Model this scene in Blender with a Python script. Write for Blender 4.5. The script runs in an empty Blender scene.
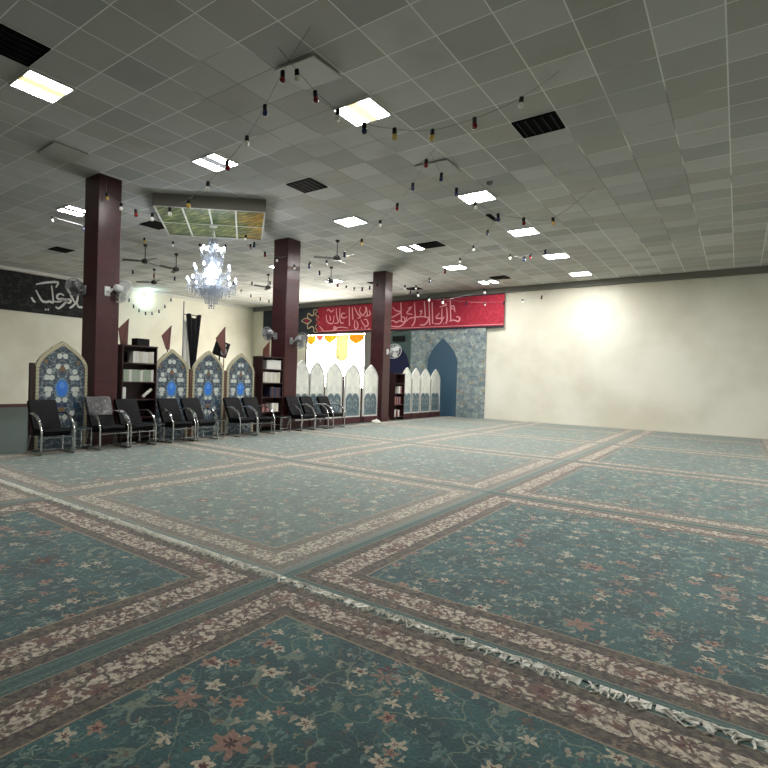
import bpy, bmesh, math, random
from mathutils import Vector, Matrix
random.seed(7)
C = bpy.context.scene.collection
PI = math.pi
H = 5.1            # ceiling height
# ------------------------------------------------------------------ helpers
class MB:
    def __init__(s): s.bm = bmesh.new()
    def _mat(s, vs, M):
        if M is not None: bmesh.ops.transform(s.bm, matrix=M, verts=vs)
    def box(s, x0, y0, z0, x1, y1, z1, M=None, bev=0):
        r = bmesh.ops.create_cube(s.bm, size=1)['verts']
        for v in r:
            v.co = Vector((x0+(v.co.x+.5)*(x1-x0), y0+(v.co.y+.5)*(y1-y0), z0+(v.co.z+.5)*(z1-z0)))
        if bev:
            es = list({e for v in r for e in v.link_edges})
            g = bmesh.ops.bevel(s.bm, geom=es, offset=bev, segments=2, affect='EDGES', profile=.6)
            r = list({v for f in g['faces'] for v in f.verts} | {v for v in r if v.is_valid})
        s._mat(r, M); return s
    def lathe(s, prof, seg=12, M=None, cap=True):
        rings = []; allv = []
        for (r, z) in prof:
            ring = [s.bm.verts.new((r*math.cos(2*PI*k/seg), r*math.sin(2*PI*k/seg), z)) for k in range(seg)]
            rings.append(ring); allv += ring
        for a, b in zip(rings, rings[1:]):
            for k in range(seg):
                s.bm.faces.new((a[k], a[(k+1) % seg], b[(k+1) % seg], b[k]))
        if cap:
            if prof[0][0] > 1e-5: s.bm.faces.new(rings[0][::-1])
            if prof[-1][0] > 1e-5: s.bm.faces.new(rings[-1])
        s._mat(allv, M); return s
    def tube(s, pts, r, seg=8, M=None, closed=False, taper=None):
        pts = [Vector(p) for p in pts]; n = len(pts); rings = []; allv = []
        up = Vector((0, 0, 1)); prev = None
        for i, p in enumerate(pts):
            if closed: t = (pts[(i+1) % n]-pts[i-1])
            else: t = pts[min(i+1, n-1)]-pts[max(i-1, 0)]
            t.normalize()
            if prev is None:
                a = t.orthogonal().normalized() if abs(t.dot(up)) > .95 else t.cross(up).normalized()
            else:
                a = (prev-t*prev.dot(t)).normalized()
            prev = a; b = t.cross(a)
            rr = r if taper is None else r*taper[i]
            ring = [s.bm.verts.new(p+(a*math.cos(2*PI*k/seg)+b*math.sin(2*PI*k/seg))*rr) for k in range(seg)]
            rings.append(ring); allv += ring
        m = n if closed else n-1
        for i in range(m):
            A, B = rings[i], rings[(i+1) % n]
            for k in range(seg): s.bm.faces.new((A[k], A[(k+1) % seg], B[(k+1) % seg], B[k]))
        if not closed:
            s.bm.faces.new(rings[0][::-1]); s.bm.faces.new(rings[-1])
        s._mat(allv, M); return s
    def prism(s, poly, d0, d1, M=None, axis='y'):
        """polygon (a,b) extruded along an axis; axis y: a=x b=z"""
        def P(a, b, d): return (a, d, b) if axis == 'y' else ((d, a, b) if axis == 'x' else (a, b, d))
        A = [s.bm.verts.new(P(a, b, d0)) for a, b in poly]; B = [s.bm.verts.new(P(a, b, d1)) for a, b in poly]
        s.bm.faces.new(A); s.bm.faces.new(B[::-1]); n = len(poly)
        for k in range(n): s.bm.faces.new((A[k], B[k], B[(k+1) % n], A[(k+1) % n]))
        s._mat(A+B, M); return s
    def ring(s, out, inn, d0, d1, axis='y'):
        def P(a, b, d): return (a, d, b) if axis == 'y' else (d, a, b)
        L = [[s.bm.verts.new(P(a, b, d)) for a, b in pl] for pl, d in ((out, d0), (inn, d0), (out, d1), (inn, d1))]
        n = len(out)
        for k in range(n):
            j = (k+1) % n
            s.bm.faces.new((L[0][k], L[0][j], L[1][j], L[1][k])); s.bm.faces.new((L[2][k], L[3][k], L[3][j], L[2][j]))
            s.bm.faces.new((L[0][k], L[2][k], L[2][j], L[0][j])); s.bm.faces.new((L[1][k], L[1][j], L[3][j], L[3][k]))
        return s
    def ribbon(s, pts, w, normal, lift=0.004, tap=True):
        """flat pen stroke of width w and real thickness on a plane with the given normal"""
        nrm = Vector(normal); P = [Vector(p) for p in pts]
        if len(P) > 2:
            Q = []
            for i in range(len(P)-1):
                p0 = P[max(i-1, 0)]; p1 = P[i]; p2 = P[i+1]; p3 = P[min(i+2, len(P)-1)]
                for k in range(4):
                    t = k/4
                    Q.append(.5*((2*p1)+(-p0+p2)*t+(2*p0-5*p1+4*p2-p3)*t*t+(-p0+3*p1-3*p2+p3)*t**3))
            Q.append(P[-1]); P = Q
        n = len(P); rows = []
        for i, p in enumerate(P):
            t = (P[min(i+1, n-1)]-P[max(i-1, 0)]).normalized(); a = nrm.cross(t).normalized()
            f = 1.0
            if tap: f = .55+.6*math.sin(PI*min(1, (i+.4)/n))
            h = w*f/2
            rows.append([s.bm.verts.new(q) for q in (p-a*h, p+a*h, p+a*h+nrm*lift, p-a*h+nrm*lift)])
        for A, B in zip(rows, rows[1:]):
            for k in range(4): s.bm.faces.new((A[k], B[k], B[(k+1) % 4], A[(k+1) % 4]))
        s.bm.faces.new(rows[0]); s.bm.faces.new(rows[-1][::-1]); return s
    def build(s, name, mat, parent=None, smooth=False, loc=None, color=None):
        bmesh.ops.recalc_face_normals(s.bm, faces=s.bm.faces)
        me = bpy.data.meshes.new(name); s.bm.to_mesh(me); s.bm.free()
        if smooth:
            me.polygons.foreach_set('use_smooth', [True]*len(me.polygons))
            try: me.set_sharp_from_angle(angle=math.radians(40))
            except Exception: pass
        me.materials.append(mat)
        o = bpy.data.objects.new(name, me); C.objects.link(o)
        if parent: o.parent = parent
        if loc: o.location = loc
        if color: o.color = color
        return o
def thing(name, label, cat, loc=(0, 0, 0), rz=0, group=None):
    o = bpy.data.objects.new(name, None); C.objects.link(o); o.location = loc; o.rotation_euler = (0, 0, rz)
    o.empty_display_size = .1
    return tag(o, label, cat, group)
def tag(o, label, cat, group=None):
    o['label'] = label; o['category'] = cat
    if group: o['group'] = group
    return o
def struct(o): o['kind'] = 'structure'; return o
def dup(o, parent=None):
    c = o.copy(); C.objects.link(c)
    if parent is not None: c.parent = parent
    for ch in list(o.children): dup(ch, c)
    return c
def TR(x, y, z): return Matrix.Translation((x, y, z))
def RX(a): return Matrix.Rotation(a, 4, 'X')
def RY(a): return Matrix.Rotation(a, 4, 'Y')
def RZ(a): return Matrix.Rotation(a, 4, 'Z')
# ------------------------------------------------------------------ materials
def lin(c):
    return tuple(((v/255)/12.92 if v/255 <= .04045 else ((v/255+.055)/1.055)**2.4) for v in c)+(1,)
def mat(name, col, rough=.6, metal=0, emit=None, es=0, spec=None, trans=0, sheen=0):
    m = bpy.data.materials.new(name); m.use_nodes = True; b = m.node_tree.nodes['Principled BSDF']
    b.inputs['Base Color'].default_value = lin(col); b.inputs['Roughness'].default_value = rough; b.inputs['Metallic'].default_value = metal
    if emit: b.inputs['Emission Color'].default_value = lin(emit); b.inputs['Emission Strength'].default_value = es
    if spec is not None: b.inputs['Specular IOR Level'].default_value = spec
    if trans: b.inputs['Transmission Weight'].default_value = trans
    if sheen: b.inputs['Sheen Weight'].default_value = sheen
    return m
class N:
    """tiny node-graph helper"""
    def __init__(s, m): s.m = m; s.t = m.node_tree; s.b = s.t.nodes['Principled BSDF']
    def new(s, ty, **k):
        n = s.t.nodes.new(ty)
        for a, v in k.items(): setattr(n, a, v)
        return n
    def put(s, sock, v):
        if isinstance(v, (int, float)): sock.default_value = v
        elif isinstance(v, tuple): sock.default_value = v
        else: s.t.links.new(v, sock)
    def math(s, op, a, b=0.0, c=None, clamp=False):
        n = s.new('ShaderNodeMath', operation=op, use_clamp=clamp); s.put(n.inputs[0], a); s.put(n.inputs[1], b)
        if c is not None: s.put(n.inputs[2], c)
        return n.outputs[0]
    def mix(s, f, a, b):
        n = s.new('ShaderNodeMix', data_type='RGBA'); s.put(n.inputs[0], f); s.put(n.inputs[6], a); s.put(n.inputs[7], b); return n.outputs[2]
    def ss(s, v, lo, hi):
        n = s.new('ShaderNodeMapRange', interpolation_type='SMOOTHSTEP'); s.put(n.inputs[0], v); s.put(n.inputs[1], lo); s.put(n.inputs[2], hi); return n.outputs[0]
    def obj(s): return s.new('ShaderNodeTexCoord').outputs['Object']
    def pos(s): return s.new('ShaderNodeNewGeometry').outputs['Position']
    def xyz(s, v):
        n = s.new('ShaderNodeSeparateXYZ'); s.put(n.inputs[0], v); return n.outputs
    def comb(s, x, y, z=0.0):
        n = s.new('ShaderNodeCombineXYZ'); s.put(n.inputs[0], x); s.put(n.inputs[1], y); s.put(n.inputs[2], z); return n.outputs[0]
    def noise(s, v, sc, det=2, rough=.5):
        n = s.new('ShaderNodeTexNoise'); s.put(n.inputs['Vector'], v); n.inputs['Scale'].default_value = sc; n.inputs['Detail'].default_value = det; n.inputs['Roughness'].default_value = rough; return n.outputs
    def vor(s, v, sc, rnd=1.0, feat='F1'):
        n = s.new('ShaderNodeTexVoronoi', feature=feat); s.put(n.inputs['Vector'], v); n.inputs['Scale'].default_value = sc; n.inputs['Randomness'].default_value = rnd; return n.outputs
    def white(s, v):
        n = s.new('ShaderNodeTexWhiteNoise', noise_dimensions='3D'); s.put(n.inputs['Vector'], v); return n.outputs
    def ramp(s, f, stops, const=True):
        n = s.new('ShaderNodeValToRGB'); s.put(n.inputs[0], f); e = n.color_ramp.elements
        n.color_ramp.interpolation = 'CONSTANT' if const else 'LINEAR'
        while len(e) < len(stops): e.new(.5)
        for i, (p, c) in enumerate(stops): e[i].position = p; e[i].color = lin(c)
        return n.outputs[0]
    def bump(s, h, st, dist=.01):
        n = s.new('ShaderNodeBump'); n.inputs['Strength'].default_value = st; n.inputs['Distance'].default_value = dist; s.put(n.inputs['Height'], h); s.t.links.new(n.outputs[0], s.b.inputs['Normal'])

def flowers(n, vec, scale, petals, size, rnd=1.0):
    """returns (mask of petals, mask of centre, per-flower random)"""
    vo = n.vor(vec, scale, rnd)
    d = n.math('DIVIDE', vo['Distance'], scale); p = n.new('ShaderNodeVectorMath', operation='SUBTRACT')
    sc = n.new('ShaderNodeVectorMath', operation='SCALE'); n.put(sc.inputs[0], vec); sc.inputs['Scale'].default_value = 1.0
    n.put(p.inputs[0], sc.outputs[0]); n.put(p.inputs[1], vo['Position'])
    x, y, _ = n.xyz(p.outputs[0])
    ang = n.math('ARCTAN2', y, x); r = n.xyz(vo['Color'])[0]
    wav = n.math('SINE', n.math('MULTIPLY_ADD', ang, float(petals), n.math('MULTIPLY', r, 6.0)))
    lim = n.math('MULTIPLY_ADD', wav, size*.28, n.math('MULTIPLY_ADD', r, size*.5, size*.5))
    m = n.math('LESS_THAN', d, lim)
    c = n.math('LESS_THAN', d, n.math('MULTIPLY', lim, .42))
    return m, c, n.xyz(vo['Color'])

RHX, RHY = 2.012, 1.6745
def rug_material():
    m = mat('rug_wool', (70, 100, 98), .85, sheen=.25); n = N(m); o = n.obj(); x, y, z = n.xyz(o)
    info = n.new('ShaderNodeObjectInfo').outputs
    rnd = info['Random']
    off = n.comb(n.math('MULTIPLY', rnd, 37.0), n.math('MULTIPLY', rnd, 11.0), 0.0)
    va = n.new('ShaderNodeVectorMath', operation='ADD'); n.put(va.inputs[0], n.comb(x, y, 0.0)); n.put(va.inputs[1], off); v = va.outputs[0]
    # slight wobble so the motifs look hand drawn
    wob = n.new('ShaderNodeVectorMath', operation='MULTIPLY_ADD'); n.put(wob.inputs[0], n.noise(v, 9, 2)['Color']); wob.inputs[1].default_value = (.035, .035, 0); n.put(wob.inputs[2], v); v = wob.outputs[0]
    wob = n.new('ShaderNodeVectorMath', operation='MULTIPLY_ADD'); n.put(wob.inputs[0], n.noise(v, 34, 1)['Color']); wob.inputs[1].default_value = (.024, .024, 0); n.put(wob.inputs[2], v); v = wob.outputs[0]
    dx = n.math('SUBTRACT', RHX, n.math('ABSOLUTE', x)); dy = n.math('SUBTRACT', RHY, n.math('ABSOLUTE', y)); d = n.math('MINIMUM', dx, dy)
    # ---- field
    tn = n.noise(v, 3.5, 3)['Fac']
    col = n.mix(n.ss(tn, .35, .65), lin((18, 72, 76)), lin((38, 100, 100)))
    # winding stems
    vn = n.noise(v, 4.2, 1)['Fac']; stem = n.math('LESS_THAN', n.math('ABSOLUTE', n.math('SUBTRACT', vn, .5)), .0085)
    col = n.mix(n.math('MULTIPLY', stem, .75), col, lin((135, 150, 128)))
    vn2 = n.noise(v, 7.5, 1)['Fac']; stem2 = n.math('LESS_THAN', n.math('ABSOLUTE', n.math('SUBTRACT', vn2, .47)), .009)
    col = n.mix(n.math('MULTIPLY', stem2, .6), col, lin((98, 128, 124)))
    # small leaves and buds
    st = n.new('ShaderNodeVectorMath', operation='MULTIPLY'); n.put(st.inputs[0], v); st.inputs[1].default_value = (1, 1.9, 1)
    m3, c3, r3 = flowers(n, st.outputs[0], 17, 3, .03)
    keep3 = n.math('GREATER_THAN', r3[1], .42)
    lc = n.ramp(r3[2], [(0, (104, 136, 130)), (.3, (164, 156, 128)), (.5, (116, 84, 66)), (.7, (86, 120, 116)), (.88, (178, 170, 148))])
    col = n.mix(n.math('MULTIPLY', n.math('MULTIPLY', m3, keep3), .85), col, lc)
    m2, c2, r2 = flowers(n, v, 8.5, 5, .042)
    keep2 = n.math('GREATER_THAN', r2[1], .30)
    fc = n.ramp(r2[2], [(0, (206, 196, 170)), (.3, (110, 66, 54)), (.5, (162, 134, 80)), (.68, (146, 162, 148)), (.84, (172, 136, 116))])
    fi = n.ramp(r2[2], [(0, (92, 36, 36)), (.3, (170, 142, 108)), (.5, (66, 30, 30)), (.68, (60, 92, 100)), (.84, (88, 38, 36))])
    col = n.mix(n.math('MULTIPLY', m2, keep2), col, n.mix(c2, fc, fi))
    m1, c1, r1 = flowers(n, v, 3.3, 6, .078)
    keep1 = n.math('GREATER_THAN', r1[1], .35)
    bc = n.ramp(r1[2], [(0, (88, 34, 30)), (.35, (182, 156, 116)), (.6, (78, 38, 32)), (.8, (158, 124, 108))])
    bi = n.ramp(r1[2], [(0, (206, 184, 140)), (.35, (72, 22, 20)), (.6, (200, 180, 156)), (.8, (60, 22, 24))])
    col = n.mix(n.math('MULTIPLY', m1, keep1), col, n.mix(c1, bc, bi))
    # ---- border bands, measured inwards from the edge
    def band(lo, hi): return n.math('MULTIPLY', n.math('GREATER_THAN', d, lo), n.math('LESS_THAN', d, hi))
    along = n.math('ADD', x, y)
    dots = n.math('GREATER_THAN', n.math('SINE', n.math('MULTIPLY', along, 150.0)), 0.1)
    # guard band next to the field
    g1, gc1, gr1 = flowers(n, v, 13, 4, .028)
    taupe = n.mix(n.math('MULTIPLY', g1, .8), n.mix(n.ss(n.noise(v, 25, 2)['Fac'], .35, .6), lin((62, 56, 50)), lin((108, 98, 82))), n.mix(gc1, lin((150, 130, 108)), lin((78, 42, 38))))
    # main cream band
    b1, bcn, br = flowers(n, v, 6.0, 6, .058, .55)
    b2, bcn2, br2 = flowers(n, v, 15, 4, .028)
    bst = n.math('LESS_THAN', n.math('ABSOLUTE', n.math('SUBTRACT', n.noise(v, 8, 1)['Fac'], .5)), .022)
    cream = n.mix(n.ss(n.noise(v, 30, 3)['Fac'], .4, .56), lin((104, 86, 74)), lin((224, 212, 190)))
    cream = n.mix(n.math('MULTIPLY', bst, .8), cream, lin((58, 42, 38)))
    cream = n.mix(n.math('MULTIPLY', b2, .85), cream, n.ramp(br2[2], [(0, (92, 56, 50)), (.35, (212, 204, 184)), (.6, (112, 106, 88)), (.8, (128, 88, 78))]))
    cream = n.mix(b1, cream, n.mix(bcn, n.ramp(br[2], [(0, (128, 94, 84)), (.5, (98, 50, 46)), (.8, (150, 128, 106))]), n.ramp(br[1], [(0, (84, 26, 28)), (.5, (190, 170, 140))])))
    col = n.mix(n.math('LESS_THAN', d, .43), col, taupe)
    col = n.mix(band(.425, .437), col, lin((166, 146, 122)))
    col = n.mix(n.math('MULTIPLY', band(.335, .352), dots), col, lin((62, 44, 42)))
    col = n.mix(band(.15, .335), col, cream)
    col = n.mix(n.math('MULTIPLY', band(.137, .15), dots), col, lin((66, 48, 44)))
    col = n.mix(n.math('LESS_THAN', d, .06), col, lin((64, 104, 100)))
    col = n.mix(band(.06, .068), col, lin((150, 146, 128)))
    col = n.mix(band(.028, .036), col, lin((104, 128, 118)))
    # pile: fine mottling; a paler tint per rug paints in pile sheen and distance glare
    mott = n.noise(n.comb(x, y, 0.0), 60, 2)['Fac']
    hs = n.new('ShaderNodeHueSaturation'); n.put(hs.inputs['Color'], col)
    n.put(hs.inputs['Value'], n.math('MULTIPLY_ADD', mott, 1.1, .18))
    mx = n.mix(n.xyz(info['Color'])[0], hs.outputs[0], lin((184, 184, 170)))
    n.put(n.b.inputs['Base Color'], mx)
    n.bump(mott, .3, .01)
    return m

def ceiling_material():
    m = mat('ceiling_tile', (150, 148, 142), .9); n = N(m); x, y, z = n.xyz(n.pos())
    ux = n.math('DIVIDE', n.math('SUBTRACT', x, 5.955-60), .6); uy = n.math('DIVIDE', n.math('SUBTRACT', y, 6.22-60), .6)
    cell = n.comb(n.math('FLOOR', ux), n.math('FLOOR', uy)); w = n.white(cell)
    fx = n.math('ABSOLUTE', n.math('SUBTRACT', n.math('FRACT', ux), .5)); fy = n.math('ABSOLUTE', n.math('SUBTRACT', n.math('FRACT', uy), .5))
    lx = n.math('GREATER_THAN', fx, .488); ly = n.math('GREATER_THAN', fy, .488); line = n.math('MAXIMUM', lx, ly)
    base = n.mix(w['Value'], lin((166, 166, 163)), lin((206, 205, 201)))
    base = n.mix(n.math('MULTIPLY', n.math('GREATER_THAN', w['Value'], .78), .55), base, lin((156, 152, 142)))
    st = n.noise(n.pos(), 1.3, 3)['Fac']
    base = n.mix(n.math('MULTIPLY', n.ss(st, .5, .8), .35), base, lin((150, 146, 132)))
    # T-bars: pale where newly painted, elsewhere grimy
    ln = n.noise(n.pos(), .55, 1)['Fac']
    def patch(cx, cy, rx, ry): return n.math('SUBTRACT', 1.0, n.math('ADD', n.math('POWER', n.math('DIVIDE', n.math('SUBTRACT', x, cx), rx), 2.0), n.math('POWER', n.math('DIVIDE', n.math('SUBTRACT', y, cy), ry), 2.0)))
    pm = n.math('MAXIMUM', n.math('MAXIMUM', patch(5.2, 5.2, 1.3, 1.1), patch(9.2, 5.9, 3.0, 2.3)), patch(12, 2.0, 5.0, 1.8))
    ln = n.math('MULTIPLY_ADD', n.math('MAXIMUM', pm, -.6), .25, n.math('MULTIPLY', ln, .82))
    lc = n.mix(n.ss(ln, .46, .55), lin((244, 244, 240)), lin((140, 138, 132)))
    n.put(n.b.inputs['Base Color'], n.mix(n.math('MULTIPLY', line, .9), base, lc))
    n.bump(n.noise(n.pos(), 90, 2)['Fac'], .15, .005)
    return m
def wall_material():
    m = mat('wall_plaster', (208, 200, 178), .8); n = N(m); p = n.pos()
    f = n.noise(p, .5, 4)['Fac']; n.put(n.b.inputs['Base Color'], n.mix(n.ss(f, .35, .7), lin((228, 226, 212)), lin((208, 204, 186)))); n.bump(n.noise(p, 30, 3)['Fac'], .1, .01); return m
def column_material():
    m = mat('column_marble', (84, 36, 40), .35); n = N(m); p = n.pos(); x, y, z = n.xyz(p)
    br = n.new('ShaderNodeTexBrick'); n.b.inputs['Roughness'].default_value = .28; n.put(br.inputs['Vector'], n.comb(n.math('ADD', x, y), z)); br.inputs['Scale'].default_value = 1
    br.inputs['Brick Width'].default_value = .6; br.inputs['Row Height'].default_value = .3; br.inputs['Mortar Size'].default_value = .006; br.offset = 0
    br.inputs['Color1'].default_value = lin((64, 26, 30)); br.inputs['Color2'].default_value = lin((54, 22, 26)); br.inputs['Mortar'].default_value = lin((38, 18, 22))
    f = n.noise(p, 6, 5, .7)['Fac']
    n.put(n.b.inputs['Base Color'], n.mix(n.math('MULTIPLY', n.ss(f, .5, .75), .25), br.outputs['Color'], lin((104, 64, 66)))); return m

def mosaic_material(name, base, pale, lit, xs=1.0, trans=0.0):
    """tile-glass panel pattern in object coordinates: x across (mirrored), z up from the foot"""
    m = mat(name, base, .3); n = N(m); x, y, z = n.xyz(n.obj()); ax = n.math('MULTIPLY', n.math('ABSOLUTE', x), xs)
    v = n.comb(ax, z)
    nz = n.noise(v, 9, 3)['Fac']
    col = n.mix(n.ss(nz, .35, .65), lin(base), lin(tuple(int(b*.72) for b in base)))
    vine = n.math('LESS_THAN', n.math('ABSOLUTE', n.math('SUBTRACT', n.noise(v, 7, 1)['Fac'], .5)), .02)
    col = n.mix(n.math('MULTIPLY', vine, .6), col, lin(pale))
    f, c, r = flowers(n, v, 12, 5, .026)
    col = n.mix(n.math('MULTIPLY', f, .6), col, n.ramp(r[2], [(0, pale), (.4, (86, 112, 130)), (.7, (120, 104, 84)), (.85, (150, 160, 160))]))
    def ell(cx, cz, rx, rz, cl, k=1.0):
        nonlocal col
        a = n.math('DIVIDE', n.math('SUBTRACT', ax, cx), rx); b = n.math('DIVIDE', n.math('SUBTRACT', z, cz), rz)
        # leaf / petal shape with a wavy rim
        dd = n.math('ADD', n.math('MULTIPLY', a, a), n.math('MULTIPLY', b, b)); dd = n.math('ADD', dd, n.math('MULTIPLY', n.math('SUBTRACT', n.noise(v, 26, 1)['Fac'], .5), 1.3))
        col = n.mix(n.math('MULTIPLY', n.math('LESS_THAN', dd, 1.0), k), col, lin(cl))
    for cx, cz in ((.055, 1.66), (.075, 1.47), (.24, 1.38), (.19, 1.27), (.28, 1.27), (.27, 1.06), (.22, 1.06), (.25, .97), (.06, .87), (.06, .55), (.2, .62), (.26, .42), (.14, .34)):
        ell(cx, cz, .052, .048, (186, 192, 186))
    ell(0, 1.43, .055, .05, (112, 84, 66)); ell(.0, .68, .06, .05, (120, 92, 62)); ell(0, .3, .06, .06, (112, 84, 66))
    ell(.06, .77, .04, .04, (34, 48, 88)); ell(.26, .77, .05, .06, (40, 70, 90)); ell(.3, 1.55, .03, .04, (120, 96, 70))
    ell(0, 1.08, .13, .17, (84, 128, 166)); ell(0, 1.08, .1, .14, lit, 1.0); ell(0, 1.13, .05, .06, (80, 140, 214))
    n.put(n.b.inputs['Base Color'], col)
    if trans:
        tr = n.new('ShaderNodeBsdfTranslucent'); n.put(tr.inputs[0], col); mx = n.new('ShaderNodeMixShader'); mx.inputs[0].default_value = trans
        out = n.t.nodes['Material Output']; n.put(mx.inputs[1], n.b.outputs[0]); n.put(mx.inputs[2], tr.outputs[0]); n.put(out.inputs[0], mx.outputs[0])
    return m
def frosted_material():
    m = mat('frosted_panel', (214, 214, 206), .35); n = N(m); x, y, z = n.xyz(n.obj()); ax = n.math('ABSOLUTE', x); v = n.comb(ax, z)
    col = n.mix(n.ss(n.noise(v, 5, 3)['Fac'], .3, .7), lin((240, 240, 232)), lin((220, 222, 218)))
    vine = n.math('LESS_THAN', n.math('ABSOLUTE', n.math('SUBTRACT', n.noise(v, 9, 1)['Fac'], .5)), .018)
    col = n.mix(n.math('MULTIPLY', vine, .25), col, lin((150, 168, 178)))
    # two rounded grey-blue lobes with pale lily shapes at the foot
    a = n.math('DIVIDE', n.math('SUBTRACT', ax, .16), .24); b = n.math('DIVIDE', n.math('SUBTRACT', z, .62), .34)
    rr = n.math('ADD', n.math('MULTIPLY', a, a), n.math('MULTIPLY', b, b)); lobe = n.math('LESS_THAN', rr, 1.0)
    low = n.math('MAXIMUM', lobe, n.math('LESS_THAN', z, .6))
    lowc = n.mix(n.ss(n.noise(v, 11, 3)['Fac'], .35, .65), lin((108, 128, 138)), lin((142, 158, 162)))
    f, c, r = flowers(n, v, 11, 5, .03); lowc = n.mix(n.math('MULTIPLY', f, .8), lowc, n.ramp(r[2], [(0, (206, 210, 204)), (.5, (84, 104, 122)), (.8, (180, 188, 184))]))
    ring = n.math('MULTIPLY', n.math('GREATER_THAN', rr, .42), n.math('LESS_THAN', rr, .6)); lowc = n.mix(n.math('MULTIPLY', ring, .7), lowc, lin((84, 100, 114)))
    col = n.mix(low, col, lowc)
    n.put(n.b.inputs['Base Color'], col)
    tr = n.new('ShaderNodeBsdfTranslucent'); n.put(tr.inputs[0], col); mx = n.new('ShaderNodeMixShader'); mx.inputs[0].default_value = .5
    out = n.t.nodes['Material Output']; n.put(mx.inputs[1], n.b.outputs[0]); n.put(mx.inputs[2], tr.outputs[0]); n.put(out.inputs[0], mx.outputs[0])
    return m
def brick_frame_material():
    m = mat('beige_brick_frame', (176, 166, 128), .7); n = N(m); x, y, z = n.xyz(n.obj())
    a = n.math('FRACT', n.math('MULTIPLY', n.math('ADD', z, n.math('MULTIPLY', n.math('ABSOLUTE', x), n.math('GREATER_THAN', z, 1.5))), 16.0))
    n.put(n.b.inputs['Base Color'], n.mix(n.math('LESS_THAN', a, .14), n.mix(n.noise(n.obj(), 20, 2)['Fac'], lin((186, 180, 152)), lin((150, 146, 124))), lin((112, 104, 82)))); return m
def skylight_material():
    m = mat('skylight_print', (80, 100, 50), .4); n = N(m); o = n.obj(); x, y, z = n.xyz(o)
    sv = n.new('ShaderNodeVectorMath', operation='MULTIPLY'); n.put(sv.inputs[0], n.comb(n.math('ADD', x, y), n.math('SUBTRACT', x, y))); sv.inputs[1].default_value = (.5, 3.2, 1)
    f = n.noise(sv.outputs[0], 3.2, 5, .65)['Fac']; g = n.noise(o, 1.6, 2)['Fac']
    col = n.ramp(f, [(0, (12, 26, 16)), (.42, (26, 50, 28)), (.53, (64, 84, 34)), (.62, (150, 154, 96)), (.75, (40, 66, 30))], False)
    warm = n.ss(n.math('MULTIPLY_ADD', y, -.5, n.math('MULTIPLY', g, .9)), .55, 1.05)
    col = n.mix(n.math('MULTIPLY', warm, .85), col, n.ramp(f, [(0, (40, 40, 14)), (.45, (110, 80, 12)), (.6, (200, 146, 24))], False))
    n.put(n.b.inputs['Base Color'], col); n.put(n.b.inputs['Emission Color'], col); n.b.inputs['Emission Strength'].default_value = .06
    return m
def tiles_material():
    m = mat('mihrab_tile', (120, 136, 140), .3); n = N(m); p = n.pos(); x, y, z = n.xyz(p); v = n.comb(y, z)
    col = n.mix(n.ss(n.noise(v, 4, 3)['Fac'], .4, .6), lin((116, 130, 134)), lin((150, 160, 156)))
    f, c, r = flowers(n, v, 5, 6, .07); col = n.mix(n.math('MULTIPLY', f, .8), col, n.ramp(r[2], [(0, (184, 190, 184)), (.4, (50, 66, 110)), (.6, (80, 110, 118)), (.85, (160, 140, 110))]))
    vine = n.math('LESS_THAN', n.math('ABSOLUTE', n.math('SUBTRACT', n.noise(v, 6, 1)['Fac'], .5)), .02); col = n.mix(n.math('MULTIPLY', vine, .6), col, lin((60, 84, 104)))
    n.put(n.b.inputs['Base Color'], col); return m
def cloth_pattern(name, base, mark, sc=8):
    m = mat(name, base, .85); n = N(m); f = n.noise(n.obj(), sc, 3)['Fac']
    k = n.math('LESS_THAN', n.math('ABSOLUTE', n.math('SUBTRACT', f, .5)), .03)
    n.put(n.b.inputs['Base Color'], n.mix(n.math('MULTIPLY', k, .5), lin(base), lin(mark))); return m
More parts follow.
